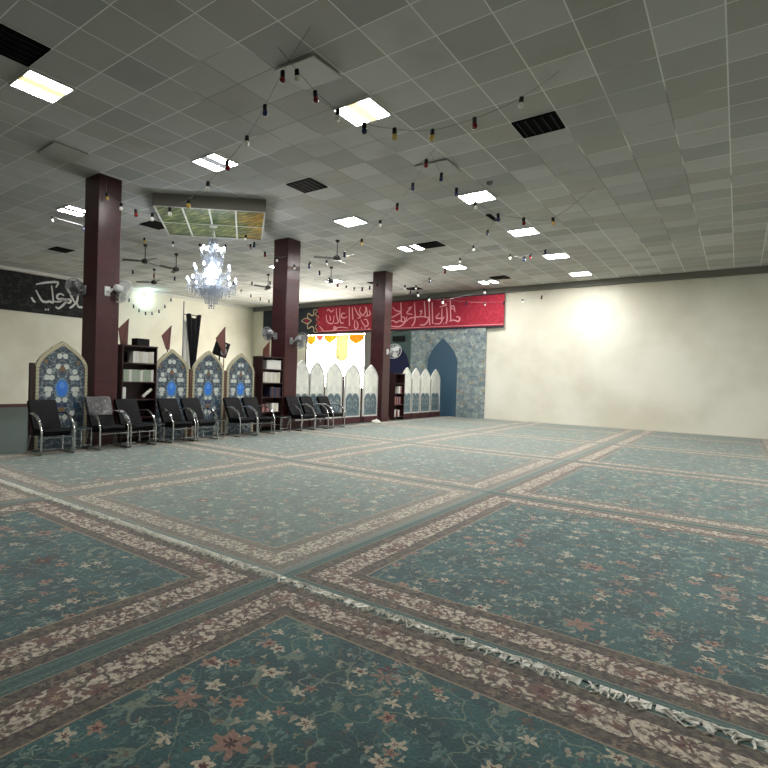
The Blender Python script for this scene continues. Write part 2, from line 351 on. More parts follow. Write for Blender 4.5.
M = dict(
    rug=rug_material(), ceil=ceiling_material(), wall=wall_material(), col=column_material(),
    fringe=mat('fringe_cotton', (246, 245, 236), .9), floorm=mat('floor_underlay', (78, 92, 88), .9),
    trim=mat('white_trim', (205, 205, 200), .5), dark=mat('vent_black', (12, 12, 13), .9, spec=.05), white=mat('white_plastic', (205, 208, 205), .45),
    tube=mat('tube_white', (240, 244, 250), .4, emit=(250, 248, 246), es=80), tubeY=mat('tube_warm', (240, 220, 150), .4, emit=(255, 226, 160), es=1.0),
    louvre=mat('louvre_grey', (96, 98, 98), .4, metal=.3), chrome=mat('chrome', (210, 212, 214), .14, metal=1), leather=mat('black_leatherette', (7, 7, 10), .55, spec=.12),
    wood=mat('dark_walnut', (44, 20, 20), .4), woodb=mat('brown_wood', (88, 60, 46), .6), plinth=mat('maroon_plinth', (66, 28, 32), .5),
    glass=mat('table_glass', (60, 70, 72), .06), black=mat('black_plastic', (12, 12, 14), .6, spec=.2), fabricb=mat('black_cloth', (12, 12, 18), .9),
    paper=mat('paper_white', (212, 212, 204), .7), crystal=None, brass=mat('aged_brass', (150, 128, 80), .3, metal=.8),
    letter=mat('lettering_white', (205, 206, 204), .7), lpink=mat('lettering_pink', (238, 170, 176), .7), gold=mat('ornament_cream', (206, 186, 150), .7),
    redc=cloth_pattern('banner_red', (160, 30, 52), (190, 60, 80), 5), blackc=cloth_pattern('banner_black', (14, 14, 17), (58, 60, 64), 3.5), slate=mat('banner_slate', (38, 44, 54), .85),
    mosaic=mosaic_material('stained_mosaic', (70, 86, 100), (150, 160, 158), (44, 112, 206)), frost=frosted_material(), bframe=brick_frame_material(),
    sky=skylight_material(), tiles=tiles_material(), grey=mat('beam_grey', (120, 118, 110), .8), navy=mat('navy_drape', (18, 22, 58), .9), green=mat('niche_green', (62, 84, 80), .6), teal=mat('niche_teal', (44, 76, 96), .5),
    pane=mat('lit_pane', (255, 255, 250), .5, emit=(255, 250, 240), es=26), yel=mat('curtain_yellow', (235, 200, 60), .8), pink=mat('curtain_pink', (226, 150, 140), .8), org=mat('curtain_orange', (232, 170, 40), .8), ivory=mat('curtain_ivory', (226, 220, 180), .8),
    fangrey=mat('fan_grey', (128, 130, 132), .5), fandark=mat('fan_dark', (34, 30, 28), .5), maroon=mat('pennant_maroon', (98, 56, 50), .7),
    bulbW=mat('bulb_white', (230, 228, 220), .15), bulbR=mat('bulb_red', (110, 14, 22), .15), bulbB=mat('bulb_blue', (22, 34, 80), .15), bulbY=mat('bulb_yellow', (190, 160, 80), .15),
    candle=mat('candle_bulb', (255, 255, 255), .3, emit=(240, 244, 255), es=3.5), spine1=mat('spine_cream', (196, 192, 172), .7), spine2=mat('spine_pale_green', (150, 164, 146), .7), spine3=mat('spine_white', (206, 206, 200), .7), spine4=mat('spine_brown', (84, 54, 44), .7), spine5=mat('spine_dark_blue', (34, 40, 66), .7), spine6=mat('spine_rose', (150, 104, 104), .7),
)
def crystal():
    m = mat('crystal', (176, 184, 196), .08, spec=.8); n = N(m); n.b.inputs['Transmission Weight'].default_value = .35; n.b.inputs['IOR'].default_value = 1.5; return m
M['crystal'] = crystal()
for k in ('yel', 'pink', 'org', 'ivory'):
    m = M[k]; n = N(m); tr = n.new('ShaderNodeBsdfTranslucent'); tr.inputs[0].default_value = n.b.inputs['Base Color'].default_value
    mx = n.new('ShaderNodeMixShader'); mx.inputs[0].default_value = .12; n.put(mx.inputs[1], n.b.outputs[0]); n.put(mx.inputs[2], tr.outputs[0]); n.put(n.t.nodes['Material Output'].inputs[0], mx.outputs[0])

# ------------------------------------------------------------------ room shell
struct(MB().box(-6.2, -6.2, -.2, 21.4, 20.7, 0).build('floor', M['floorm']))
struct(MB().box(-6.2, -6.2, H, 21.4, 20.7, H+.15).build('ceiling', M['ceil']))
struct(MB().box(-6.2, 20.5, 0, 21.4, 20.7, H).build('wall_left', M['wall']))
struct(MB().box(-6.2, -6.2, 0, 21.4, -6.0, H).build('wall_right', M['wall']))
struct(MB().box(-6.2, -6.0, 0, -6.0, 20.5, H).build('wall_rear', M['wall']))
wf = MB(); wx0, wx1 = 21.0, 21.2     # far wall with the window opening y 13.2..16.75, z .9..3.6
wf.box(wx0, -6, 0, wx1, 13.2, H).box(wx0, 16.75, 0, wx1, 20.5, H).box(wx0, 13.2, 3.6, wx1, 16.75, H).box(wx0, 13.2, 0, wx1, 16.75, .9)
struct(wf.build('wall_far', M['wall']))
struct(MB().box(-6, 20.42, H-.12, 21, 20.5, H).build('trim_1', M['trim']))
struct(MB().box(20.88, -6, H-.2, 21, 20.4, H).build('trim_2', M['grey']))
struct(MB().box(-6, 20.47, 0, 21, 20.5, .12).build('baseboard_left', M['plinth']))
# window with lit room behind and cloth swags
w = MB(); w.box(20.96, 13.2, .9, 21.0, 13.3, 3.6).box(20.96, 16.65, .9, 21, 16.75, 3.6).box(20.96, 13.3, .9, 21, 16.65, 1.0).box(20.96, 13.3, 3.52, 21, 16.65, 3.6)
win = struct(w.build('window_1', M['grey']))
o = MB().box(21.1, 13.22, .92, 21.14, 16.73, 3.58).build('lit_pane', M['pane'], win)
for i, (y0, y1, k, z0) in enumerate(((13.3, 14.15, 'org', 3.05), (14.15, 14.9, 'ivory', 2.2), (14.9, 15.6, 'yel', 3.1), (15.6, 16.1, 'pink', 3.2), (16.1, 16.65, 'yel', 3.0))):
    # gathered swag: scalloped lower hem, rippled cloth
    b = MB(); n = 22; rows = []
    for j in range(7):
        row = []
        for q in range(n+1):
            t = q/n; hem = z0+.22*abs(2*t-1)**1.5
            z = 3.5+(hem-3.5)*j/6
            row.append((20.93+.02*math.sin(t*26+j*.3), y0+(y1-y0)*t, z))
        rows.append([[b.bm.verts.new(p) for p in row], [b.bm.verts.new((p[0]+.006, p[1], p[2])) for p in row]])
    for s_ in (0, 1):
        for A, B_ in zip(rows, rows[1:]):
            for q in range(n): b.bm.faces.new((A[s_][q], A[s_][q+1], B_[s_][q+1], B_[s_][q]))
    sw = b.build('window_swag', M[k], None, True)
    tag(sw, ['orange swag nearest the grey pillar at the bright window top', 'long pale ivory cloth hanging down the bright window', 'broad yellow swag in the middle of the bright window top', 'pink swag between two yellow ones at the bright window top', 'yellow swag at the left corner of the bright window'][i], 'curtain', 'cloth swags along the top of the bright window')
struct(MB().box(20.86, 12.35, 0, 21, 13.15, 3.62).build('trim_3', M['grey']))
# ------------------------------------------------------------------ rugs
def fringe(sx):
    b = MB(); r = random.Random(5+sx)
    if sx < 0:
        for i in range(60):
            y = -RHY+2*RHY*i/60; w_ = r.uniform(.03, .07)
            if r.random() < .1: continue
            b.box(sx*(RHX+w_), y, .0121, sx*(RHX-.004), y+2*RHY/60*r.uniform(.6, 1.0), .0155)
    for i in range(340 if sx < 0 else 90):
        y = -RHY+2*RHY*(i+r.random())/210; L = .05+.06*r.random(); a = r.uniform(-.9, .9); x0 = sx*(RHX-.005)
        pts = [(x0, y, .012), (x0+sx*L*.4, y+a*L*.5+r.uniform(-.01, .01), .018), (x0+sx*L*.75, y+a*L, .017), (x0+sx*L, y+a*L*r.uniform(.3, 1.5), .014)]
        b.tube(pts, .0045, 3)
    for i in range(16):
        y = r.uniform(-RHY+.1, RHY-.1); pts = [(sx*(RHX-.01), y, .016)]
        for k in range(7): pts.append((sx*(RHX+.0+.05*r.random()), pts[-1][1]+r.uniform(.0, .05)*(1 if i % 2 else -1), .018+.006*r.random()))
        b.tube(pts, .004, 3)
    return b
RG = 'green floral carpets laid edge to edge'
RL = {
 (0, 1): 'green floral carpet at the bottom, left of the frayed fringe, nearest the camera',
 (0, 2): 'green floral carpet at the left edge, between the nearest one and the chair row carpet',
 (0, 3): 'green floral carpet leftmost of the row under the black chairs',
 (1, 1): 'green floral carpet right of the frayed fringe, filling the lower right foreground',
 (1, 2): 'green floral carpet in the middle, whole outline seen, behind the frayed fringe crossing',
 (1, 3): 'green floral carpet in front of the big blue arched screen, under the leftmost chairs',
 (2, 1): 'green floral carpet next beyond the lower right foreground one',
 (2, 2): 'green floral carpet next beyond the whole middle one',
 (2, 3): 'green floral carpet in front of the blue arched screens between the first two columns',
 (3, 1): 'green floral carpet third from the frayed fringe along the right side',
 (3, 2): 'green floral carpet second beyond the whole middle one',
 (3, 3): 'green floral carpet in front of the second column and first frosted screens',
 (4, 1): 'green floral carpet fourth from the frayed fringe along the right side',
 (4, 2): 'green floral carpet third beyond the whole middle one',
 (4, 3): 'green floral carpet in front of the third column',
 (5, 1): 'shorter green floral carpet against the far wall, on the right side',
 (5, 2): 'shorter green floral carpet against the far wall, in the middle strip',
 (5, 3): 'shorter green floral carpet against the far wall, by the tiled niche',
}
b = MB(); b.box(-RHX, -RHY, 0, RHX, RHY, .012, bev=.003)
proto = b.build('carpet', M['rug']); protoF = dup(proto); fa = fringe(-1).build('fringe', M['fringe'], protoF)
usedF = False
first = True
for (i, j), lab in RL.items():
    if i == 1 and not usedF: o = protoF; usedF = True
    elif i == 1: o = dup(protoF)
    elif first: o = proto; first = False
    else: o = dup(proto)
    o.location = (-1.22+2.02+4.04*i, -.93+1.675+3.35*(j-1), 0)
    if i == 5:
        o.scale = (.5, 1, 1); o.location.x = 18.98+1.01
    glare_tint = {(1, 2): .2, (1, 3): .17, (0, 3): .15, (2, 2): .2, (2, 3): .2, (3, 2): .22, (3, 3): .22, (0, 2): .0, (0, 1): .0, (1, 1): .0, (2, 1): .06, (3, 1): .1, (4, 1): .14, (5, 1): .16}.get((i, j), .2)  # sheen and glare painted as a paler wash, stronger on farther rugs
    o.color = (glare_tint, glare_tint, glare_tint, 1); tag(o, lab, 'carpet', RG)
# ------------------------------------------------------------------ columns
for x0, x1, lab in ((5.34, 5.82, 'tall maroon square column, leftmost and nearest, behind the chairs'), (10.77, 11.3, 'tall maroon square column in the middle, beside the open bookcase'), (15.86, 16.34, 'tall maroon square column furthest away, right of the bright window')):
    b = MB(); b.box(x0, 9.3, 0, x1, 9.8, H-.001, bev=.012); o = b.build('column', M['col']); tag(o, lab, 'column', 'maroon columns')
    MB().box(x0-.03, 9.27, 0, x1+.03, 9.83, .14, bev=.008).build('base_plinth', M['plinth'], o)
# ------------------------------------------------------------------ arched screens
def arch(w, h, spring, inset=0, z0=0):
    """pointed arch outline, w wide, apex at h"""
    hw = w/2-inset; H_ = h-inset*1.45; pts = [(-hw, z0)]; sp = min(spring, H_-.9*hw-.04); n = 10
    for k in range(n+1):
        t = k/n; pts.append((-hw*(1-t**1.75) if k < n else 0, sp+(H_-sp)*t))
    return pts+[(-x, z) for x, z in pts[-2::-1]]
def screen(cx, w, h, spring, lab, grp, kind, y=9.42, foot=0.0):
    t = thing('arched_screen', lab, 'screen', (cx, y, 0), 0, grp)
    fr = .055 if kind == 'mosaic' else .03
    out = arch(w, h, spring, 0, foot); inn = arch(w, h, spring, fr, foot+(.0 if kind == 'mosaic' else .04))
    MB().ring(out, inn, 0, .06).build('frame', M['bframe'] if kind == 'mosaic' else M['trim'], t)
    MB().prism(arch(w, h, spring, fr-.002, foot+.002), .018, .032).build('panel', M['mosaic'] if kind == 'mosaic' else M['frost'], t)
    if foot: MB().box(-w/2, -.03, 0, w/2, .12, foot, bev=.006).build('plinth', M['plinth'], t)
    return t
G1 = 'blue mosaic arched screens'; G2 = 'frosted arched screens'
screen(4.79, .96, 1.93, 1.5, 'blue mosaic arched screen in a beige brick frame, left of the first column', G1, 'mosaic')
screen(7.22, .9, 1.93, 1.5, 'blue mosaic arched screen beside the bookcase, leftmost of the three between two columns', G1, 'mosaic')
screen(8.26, .94, 1.96, 1.52, 'blue mosaic arched screen, middle of the three between two columns', G1, 'mosaic')
screen(9.30, .92, 1.96, 1.53, 'blue mosaic arched screen, rightmost of the three, beside the open bookcase', G1, 'mosaic')
for cx, w, d in ((11.74, .66, 'partly behind the second column'), (12.4, .64, 'second right of the second column'), (13.27, .8, 'in the middle between two columns'), (14.28, .86, 'second left of the third column'), (15.36, .86, 'just left of the third column')):
    screen(cx if cx > 11.8 else 11.68, w, 1.9, 1.52, 'white frosted arched screen ' + d + ', bright window behind', G2, 'frost', foot=.2)
for cx, w, d in ((17.88, .66, 'next to the dark bookcase'), (18.6, .62, 'second right of the dark bookcase'), (19.4, .82, 'third right of the dark bookcase'), (20.3, .8, 'furthest of all, nearest the far wall')):
    screen(cx, w, 1.9, 1.55, 'small frosted arched screen ' + d, G2, 'frost', foot=.2)
# dark wooden posts between the screens
for k, (x, w_, lab) in enumerate(((4.26, .08, 'dark wooden post left of the first mosaic screen'), (7.765, .09, 'brown wooden post between the leftmost two of the three mosaic screens'), (8.79, .09, 'brown wooden post between the middle and rightmost mosaic screens'), (9.815, .07, 'dark wooden post between the rightmost mosaic screen and the bookcase'))):
    b = MB(); b.box(x-w_/2, 9.44, 0, x+w_/2, 9.5, 1.52, bev=.006); tag(b.build('wooden_post', M['woodb'] if 0 < k < 3 else M['wood']), lab, 'post', 'posts between the arched screens')
for k, (x, lab) in enumerate(((12.04, 'dark post between the first two frosted screens'), (12.77, 'dark post between the second and third frosted screens'), (13.76, 'dark post between the third and fourth frosted screens'), (14.83, 'dark post between the fourth and fifth frosted screens'), (18.25, 'dark post between the first two small frosted screens'), (18.94, 'dark post between the second and third small frosted screens'), (19.86, 'dark post between the last two small frosted screens'))):
    b = MB(); b.box(x-.025, 9.435, .0, x+.025, 9.475, 1.5, bev=.004); tag(b.build('wooden_post', M['wood']), lab, 'post', 'posts between the arched screens')
# ------------------------------------------------------------------ bookcases and books
def bookcase(x0, x1, y0, y1, h, levels, lab):
    t = thing('bookcase', lab, 'bookcase', ((x0+x1)/2, (y0+y1)/2, 0)); W = (x1-x0)/2; D = (y1-y0)/2
    for s in (-1, 1): MB().box(s*W-(.025 if s > 0 else 0), -D, 0, s*W+(.025 if s < 0 else 0), D, h, bev=.003).build('side_panel', M['wood'], t)
    MB().box(-W+.025, D-.015, 0, W-.025, D, h-.03).build('back_panel', M['wood'], t)
    MB().box(-W-.01, -D-.01, h-.03, W+.01, D, h, bev=.003).build('top', M['wood'], t)
    for z in levels: MB().box(-W+.025, -D+.005, z-.025, W-.025, D-.015, z).build('shelf', M['wood'], t)
    return t
bookcase(5.93, 6.75, 9.32, 9.66, 1.95, (.12, .5, .87, 1.22, 1.6), 'dark wooden bookcase between the first column and the mosaic screens')
bookcase(9.9, 10.72, 9.28, 9.62, 1.92, (.15, .5, .88, 1.25, 1.6), 'dark open bookcase with pale volumes beside the second column')
bookcase(16.78, 17.5, 9.32, 9.62, 1.66, (.12, .55, .95, 1.3), 'small dark bookcase beside the third column')
def book(w, d, h, m, loc, rz=0, tilt=0):
    t = bpy.data.objects.new('book', None); C.objects.link(t); t.location = loc; t.rotation_euler = (0, tilt, rz)
    b = MB(); b.box(0, -d/2, 0, w, -d/2+.006, h).box(0, -d/2, 0, .004, d/2, h).box(w-.004, -d/2, 0, w, d/2, h); b.build('cover', m, t)
    MB().box(.0045, -d/2+.0065, .004, w-.0045, d/2-.006, h-.004).build('pages', M['paper'], t)
    return t
rb = random.Random(3)
def row(x0, x1, y, z, h, mats, n, lab, grp):
    """a row of upright volumes; colour words and place in the row single each one out"""
    step = (x1-x0)/n
    words = ['leftmost', 'second from left', 'third from left', 'fourth from left', 'fifth from left', 'sixth from left', 'seventh from left', 'eighth from left', 'ninth from left', 'tenth from left', 'eleventh from left', 'twelfth from left']
    for k in range(n):
        mm, cw = mats[k % len(mats)]
        hh = h*rb.uniform(.93, 1)
        tag(book(step*.94, .2, hh, mm, (x0+step*k, y, z)), cw+' book, '+words[k]+' '+lab, 'book', grp)
cr = (M['spine1'], 'cream'); pg = (M['spine2'], 'pale green'); wh = (M['spine3'], 'white'); bn = (M['spine4'], 'brown'); db = (M['spine5'], 'dark blue'); rs = (M['spine6'], 'rose')
row(5.99, 6.70, 9.46, 1.22, .25, [pg, pg, wh, pg], 11, 'on the second shelf beside the first column', 'pale books on the second shelf of the left bookcase')
row(6.2, 6.70, 9.46, 1.6, .24, [wh, wh, cr], 7, 'on the top shelf beside the first column', 'white books on the top shelf of the left bookcase')
row(9.98, 10.64, 9.42, 1.25, .28, [cr, wh, cr, cr, wh], 9, 'on the second shelf of the open bookcase', 'cream books in the open bookcase')
row(10.1, 10.66, 9.42, 1.6, .24, [wh, wh, wh], 7, 'on the top shelf of the open bookcase', 'white books on top shelf of the open bookcase')
row(10.25, 10.66, 9.42, .88, .26, [db, bn, db], 6, 'on the third shelf of the open bookcase', 'dark books in the open bookcase')
row(10.34, 10.6, 9.42, .5, .22, [wh, cr], 3, 'low in the open bookcase', 'pale books low in the open bookcase')
row(9.98, 10.22, 9.42, .5, .2, [rs, bn], 3, 'low in the open bookcase at left', 'brownish books low in the open bookcase')
row(17.1, 17.32, 9.44, .95, .26, [wh, rs], 2, 'in the bookcase by the third column', 'books in the bookcase by the third column')
row(16.84, 17.25, 9.44, .55, .28, [rs, bn, rs, db], 5, 'on the lower shelf by the third column', 'lower books in the bookcase by the third column')
row(16.84, 17.2, 9.44, .12, .24, [wh, bn, rs], 4, 'on the bottom shelf by the third column', 'bottom books in the bookcase by the third column')
b = MB(); b.box(-.15, -.1, 0, .15, .1, .15, bev=.01); b.build('black_case', M['black'], None, loc=(6.46, 9.5, 1.951)); tag(bpy.data.objects['black_case'], 'black box lying on top of the bookcase by the first column', 'box')
b = MB(); b.tube([(0, 0, .035), (.2, -.02, .19)], .032, 12); o = b.build('paper_roll', M['paper'], None, True, loc=(6.48, 9.42, .875)); tag(o, 'white paper roll leaning in the bookcase behind the chairs', 'paper roll')
b = MB(); b.box(0, 0, 0, .09, .14, .24, bev=.02); o = b.build('white_jug', M['white'], None, loc=(5.985, 9.38, .871)); tag(o, 'small white container on the bookcase shelf beside the first column', 'container')
# ------------------------------------------------------------------ chairs
def bez(p, n=8):
    out = []
    for k in range(n+1):
        t = k/n; a = 1-t
        out.append(tuple(a**3*p[0][i]+3*a*a*t*p[1][i]+3*a*t*t*p[2][i]+t**3*p[3][i] for i in range(3)))
    return out
def cushion(b, pts, w, th):
    """padded strip following profile pts (y,z), w wide, th thick, with rounded edges"""
    n = len(pts); rows = []
    prof = [(-1, -.6), (-.97, -1), (.97, -1), (1, -.6), (1, .6), (.97, 1), (.5, 1.18), (0, 1.25), (-.5, 1.18), (-.97, 1), (-1, .6)]
    for i, (y, z) in enumerate(pts):
        y2, z2 = pts[min(i+1, n-1)]; y1, z1 = pts[max(i-1, 0)]; L = math.hypot(y2-y1, z2-z1); ny, nz = -(z2-z1)/L, (y2-y1)/L
        k = .75 if i in (0, n-1) else 1.0
        rows.append([b.bm.verts.new((px*w/2*(.97 if k < 1 else 1), y+ny*pz*th/2*k, z+nz*pz*th/2*k)) for px, pz in prof])
    m = len(prof)
    for A, B in zip(rows, rows[1:]):
        for k in range(m): b.bm.faces.new((A[k], A[(k+1) % m], B[(k+1) % m], B[k]))
    b.bm.faces.new(rows[0][::-1]); b.bm.faces.new(rows[-1])
def make_chair():
    t = thing('armchair', '', 'chair')
    b = MB(); cushion(b, [(-.29, .355), (-.27, .37), (-.1, .365), (.08, .35), (.14, .35)], .46, .11); b.build('seat', M['leather'], t, True)
    b = MB(); cushion(b, [(.08, .38), (.105, .42), (.175, .55), (.24, .69), (.305, .82), (.325, .86)], .48, .075); b.build('backrest', M['leather'], t, True)
    for s in (-1, 1):
        x = s*.275
        pts = [(x, .27, .018), (x, -.26, .018)]+bez([(x, -.29, .018), (x, -.315, .02), (x, -.315, .05), (x, -.31, .09)], 4)+[(x, -.31, .34)]+bez([(x, -.31, .38), (x, -.29, .5), (x, -.16, .62), (x, .02, .66)], 8)+bez([(x, .06, .665), (x*.97, .12, .67), (x*.9, .16, .66), (x*.85, .19, .655)], 3)
        MB().tube(pts, .0155, 8).build('side_frame', M['chrome'], t, True)
        b = MB(); ap = bez([(x, -.27, .5), (x, -.21, .59), (x, -.1, .655), (x, .03, .68)], 6); b.tube(ap, .021, 8, taper=[.6, 1, 1, 1, 1, 1, .6]); b.build('arm_rest', M['chrome'], t, True)
    MB().tube([(-.275, -.3, .29), (.275, -.3, .29)], .011, 8).build('stretcher', M['chrome'], t, True)
    MB().tube([(-.275, .25, .018), (.275, .25, .018)], .012, 8).build('rear_bar', M['chrome'], t, True)
    MB().tube([(-.275, .1, .3), (.275, .1, .3)], .011, 8).tube([(-.275, .1, .3), (-.275, .2, .03)], .011, 8).tube([(.275, .1, .3), (.275, .2, .03)], .011, 8).build('seat_support', M['chrome'], t, True)
    return t
ch0 = make_chair()
CH = [(4.3, 8.92, 'at the left end of the row, before the big mosaic screen'), (5.33, 8.93, 'with a grey patterned cover over its back, before the first column'), (5.93, 8.93, 'right beside the one with the patterned cover'),
      (6.91, 8.94, 'just right of the small table before the left bookcase'), (7.52, 8.94, 'left of the middle mosaic screen'), (8.78, 8.97, 'right of the middle mosaic screen'),
      (9.38, 8.97, 'before the rightmost mosaic screen, nearest the open bookcase'), (11.02, 9.0, 'first right of the second column base'), (11.62, 9.0, 'middle of the three before the frosted screens'), (12.44, 9.02, 'furthest of the row, before the second and third frosted screens')]
for k, (x, y, lab) in enumerate(CH):
    c = ch0 if k == 0 else dup(ch0)
    c.location = (x, y-.06, .0135); c.rotation_euler = (0, 0, random.uniform(-.03, .03)); tag(c, 'black high-backed chrome armchair '+lab, 'chair', 'black armchairs along the screens')
    if k == 1:
        b = MB(); cushion(b, [(.165, .58), (.215, .68), (.275, .81), (.312, .882), (.35, .885)], .49, .09)
        mc = mat('cover_print', (84, 82, 86), .35); n = N(mc); f, cc, r = flowers(n, n.obj(), 16, 5, .025)
        n.put(n.b.inputs['Base Color'], n.mix(n.math('MULTIPLY', f, .8), n.mix(n.noise(n.obj(), 9, 4)['Fac'], lin((24, 23, 27)), lin((78, 74, 76))), lin((120, 116, 118))))
        o = b.build('cloth_cover', mc, c, True); o['label'] = 'grey patterned cover'
def make_table():
    t = thing('side_table', '', 'table')
    for sx in (-1, 1):
        x = sx*.17; MB().tube([(x, -.16, .012), (x, .16, .012), (x, .17, .03), (x, .17, .38), (x, -.17, .38), (x, -.17, .03), (x, -.16, .012)], .011, 8).build('leg_frame', M['chrome'], t, True)
    for y_, z_ in ((-.16, .1), (.16, .1), (-.17, .38), (.17, .38)): MB().tube([(-.17, y_, z_), (.17, y_, z_)], .0095, 8).build('cross_bar', M['chrome'], t, True)
    MB().box(-.19, -.19, .391, .19, .19, .4, bev=.003).build('tabletop', M['glass'], t)
    return t
t0 = make_table()
for k, (x, y, lab) in enumerate(((4.82, 8.92, 'between the leftmost chair and the covered one'), (6.43, 9.0, 'before the bookcase, between two chairs'), (8.13, 9.05, 'before the middle mosaic screen'), (10.3, 8.95, 'before the open bookcase'))):
    c = t0 if k == 0 else dup(t0); c.location = (x, y, .0125); tag(c, 'low chrome side table '+lab, 'table', 'small chrome tables between the chairs')
# crumpled white cloth on the floor
b = MB(); rc = random.Random(4)
r_ = bmesh.ops.create_icosphere(b.bm, subdivisions=3, radius=1)['verts']
for v in r_:
    k = 1+.35*math.sin(v.co.x*7+v.co.y*5)*math.cos(v.co.z*6+v.co.y*9); v.co = Vector((v.co.x*.2*k, v.co.y*.1*k, max(0, v.co.z)*.1*k+.002))
o = b.build('crumpled_cloth', M['paper'], None, True, loc=(15.2, 9.1, .012)); tag(o, 'crumpled white cloth on the carpet left of the third column', 'cloth')
# ------------------------------------------------------------------ flags, pennants, speaker behind the screens
t = thing('furled_flag', 'tall furled black flag on a pole with a white cloth, behind the mosaic screens', 'flag', (7.72, 9.72, 0))
MB().tube([(0, 0, 0), (0, 0, 3.05)], .014, 8).build('pole', M['fangrey'], t, True); MB().lathe([(.16, 0), (.16, .02), (.03, .05), (.02, .12)], 20).build('base', M['black'], t, True)
def drape(b, x0a, x1a, x0b, x1b, zt, zb, folds, y=.0, amp=.02):
    n = 20; rows = []
    for j in range(9):
        f = j/8; rows.append([])
        for q in range(n+1):
            s_ = q/n; xl = x0a+(x0b-x0a)*f; xr = x1a+(x1b-x1a)*f
            rows[-1].append((xl+(xr-xl)*s_, y+amp*math.sin(s_*folds*2*PI), zt+(zb-zt)*f+(.05*math.sin(s_*9) if j == 0 else (.03*math.sin(s_*14) if j == 8 else 0))))
    R = [[[b.bm.verts.new((p[0], p[1]+d, p[2])) for p in r] for r in rows] for d in (0, .01)]
    for L in R:
        for A, B in zip(L, L[1:]):
            for q in range(n): b.bm.faces.new((A[q], A[q+1], B[q+1], B[q]))
    for q in range(n):
        for j in (0, 8): b.bm.faces.new((R[0][j][q], R[0][j][q+1], R[1][j][q+1], R[1][j][q]))
    for j in range(8):
        for q in (0, n): b.bm.faces.new((R[0][j][q], R[0][j+1][q], R[1][j+1][q], R[1][j][q]))
b = MB(); drape(b, .06, .5, .24, .34, 2.74, 1.5, 3, -.02, .03); b.tube([(.0, 0, 2.76), (.52, 0, 2.76)], .01, 6); b.build('flag_cloth', M['fabricb'], t, True)
b = MB(); drape(b, .06, .14, .0, .26, 2.6, 1.5, 2, .05, .012); b.build('white_cloth', M['paper'], t, True)
for k, (pts, px, lab) in enumerate((([(.06, .58), (-.17, .36), (-.1, -.02), (.04, -.02)], 6.27, 'above the left bookcase'), ([(.1, .54), (-.15, .3), (-.02, .0), (.06, .0)], 7.31, 'above the leftmost of three mosaic screens'), ([(.02, .66), (-.27, .36), (.0, -.02), (.05, -.02)], 9.0, 'between the middle and rightmost mosaic screens'), ([(.1, .42), (-.14, .2), (-.14, -.04), (.1, -.04)], 10.55, 'above the open bookcase'))):
    z0 = 1.93
    t = thing('pointed_pennant', 'brown pointed pennant on a pole rising '+lab, 'pennant', (px, 9.76, 0), 0, 'brown pennants above the screens')
    MB().tube([(.03, .012, 0), (.03, .012, z0+.3)], .012, 8).build('pole', M['woodb'], t, True); MB().lathe([(.12, 0), (.12, .02), (.02, .05)], 16, TR(.03, .012, 0)).build('base', M['black'], t, True)
    b = MB(); q = [(a, z0+z) for a, z in pts]; b.prism(q, -.022, 0)
    o = b.build('pennant_panel', M['maroon'], t)
    (ax_, az_), (bx_, bz_), (cx_, cz_), _ = q
    MB().ribbon([(ax_, -.0225, az_), (cx_, -.0225, cz_)], .012, (0, -1, 0), .003, False).build('fold_line', M['wood'], t)
t = thing('loudspeaker', 'black tilted loudspeaker on a stand above the mosaic screens', 'speaker', (9.27, 10.2, 0))
MB().tube([(0, 0, 0), (0, 0, 2.0)], .018, 8).build('stand', M['black'], t, True); MB().lathe([(.2, 0), (.2, .02), (.03, .06)], 20).build('base', M['black'], t, True)
Ms = TR(0, -.06, 2.07) @ RY(.22) @ RX(.2)
MB().box(-.15, -.12, -.19, .15, .12, .19, Ms, bev=.02).build('cabinet', M['black'], t)
MB().lathe([(.1, 0), (.1, .008), (.06, .002), (.0, .01)], 20, Ms @ TR(0, -.121, -.05) @ RX(PI/2)).build('woofer', M['fangrey'], t, True)
MB().lathe([(.04, 0), (.04, .006), (.0, .01)], 14, Ms @ TR(0, -.121, .11) @ RX(PI/2)).build('tweeter', M['fangrey'], t, True)
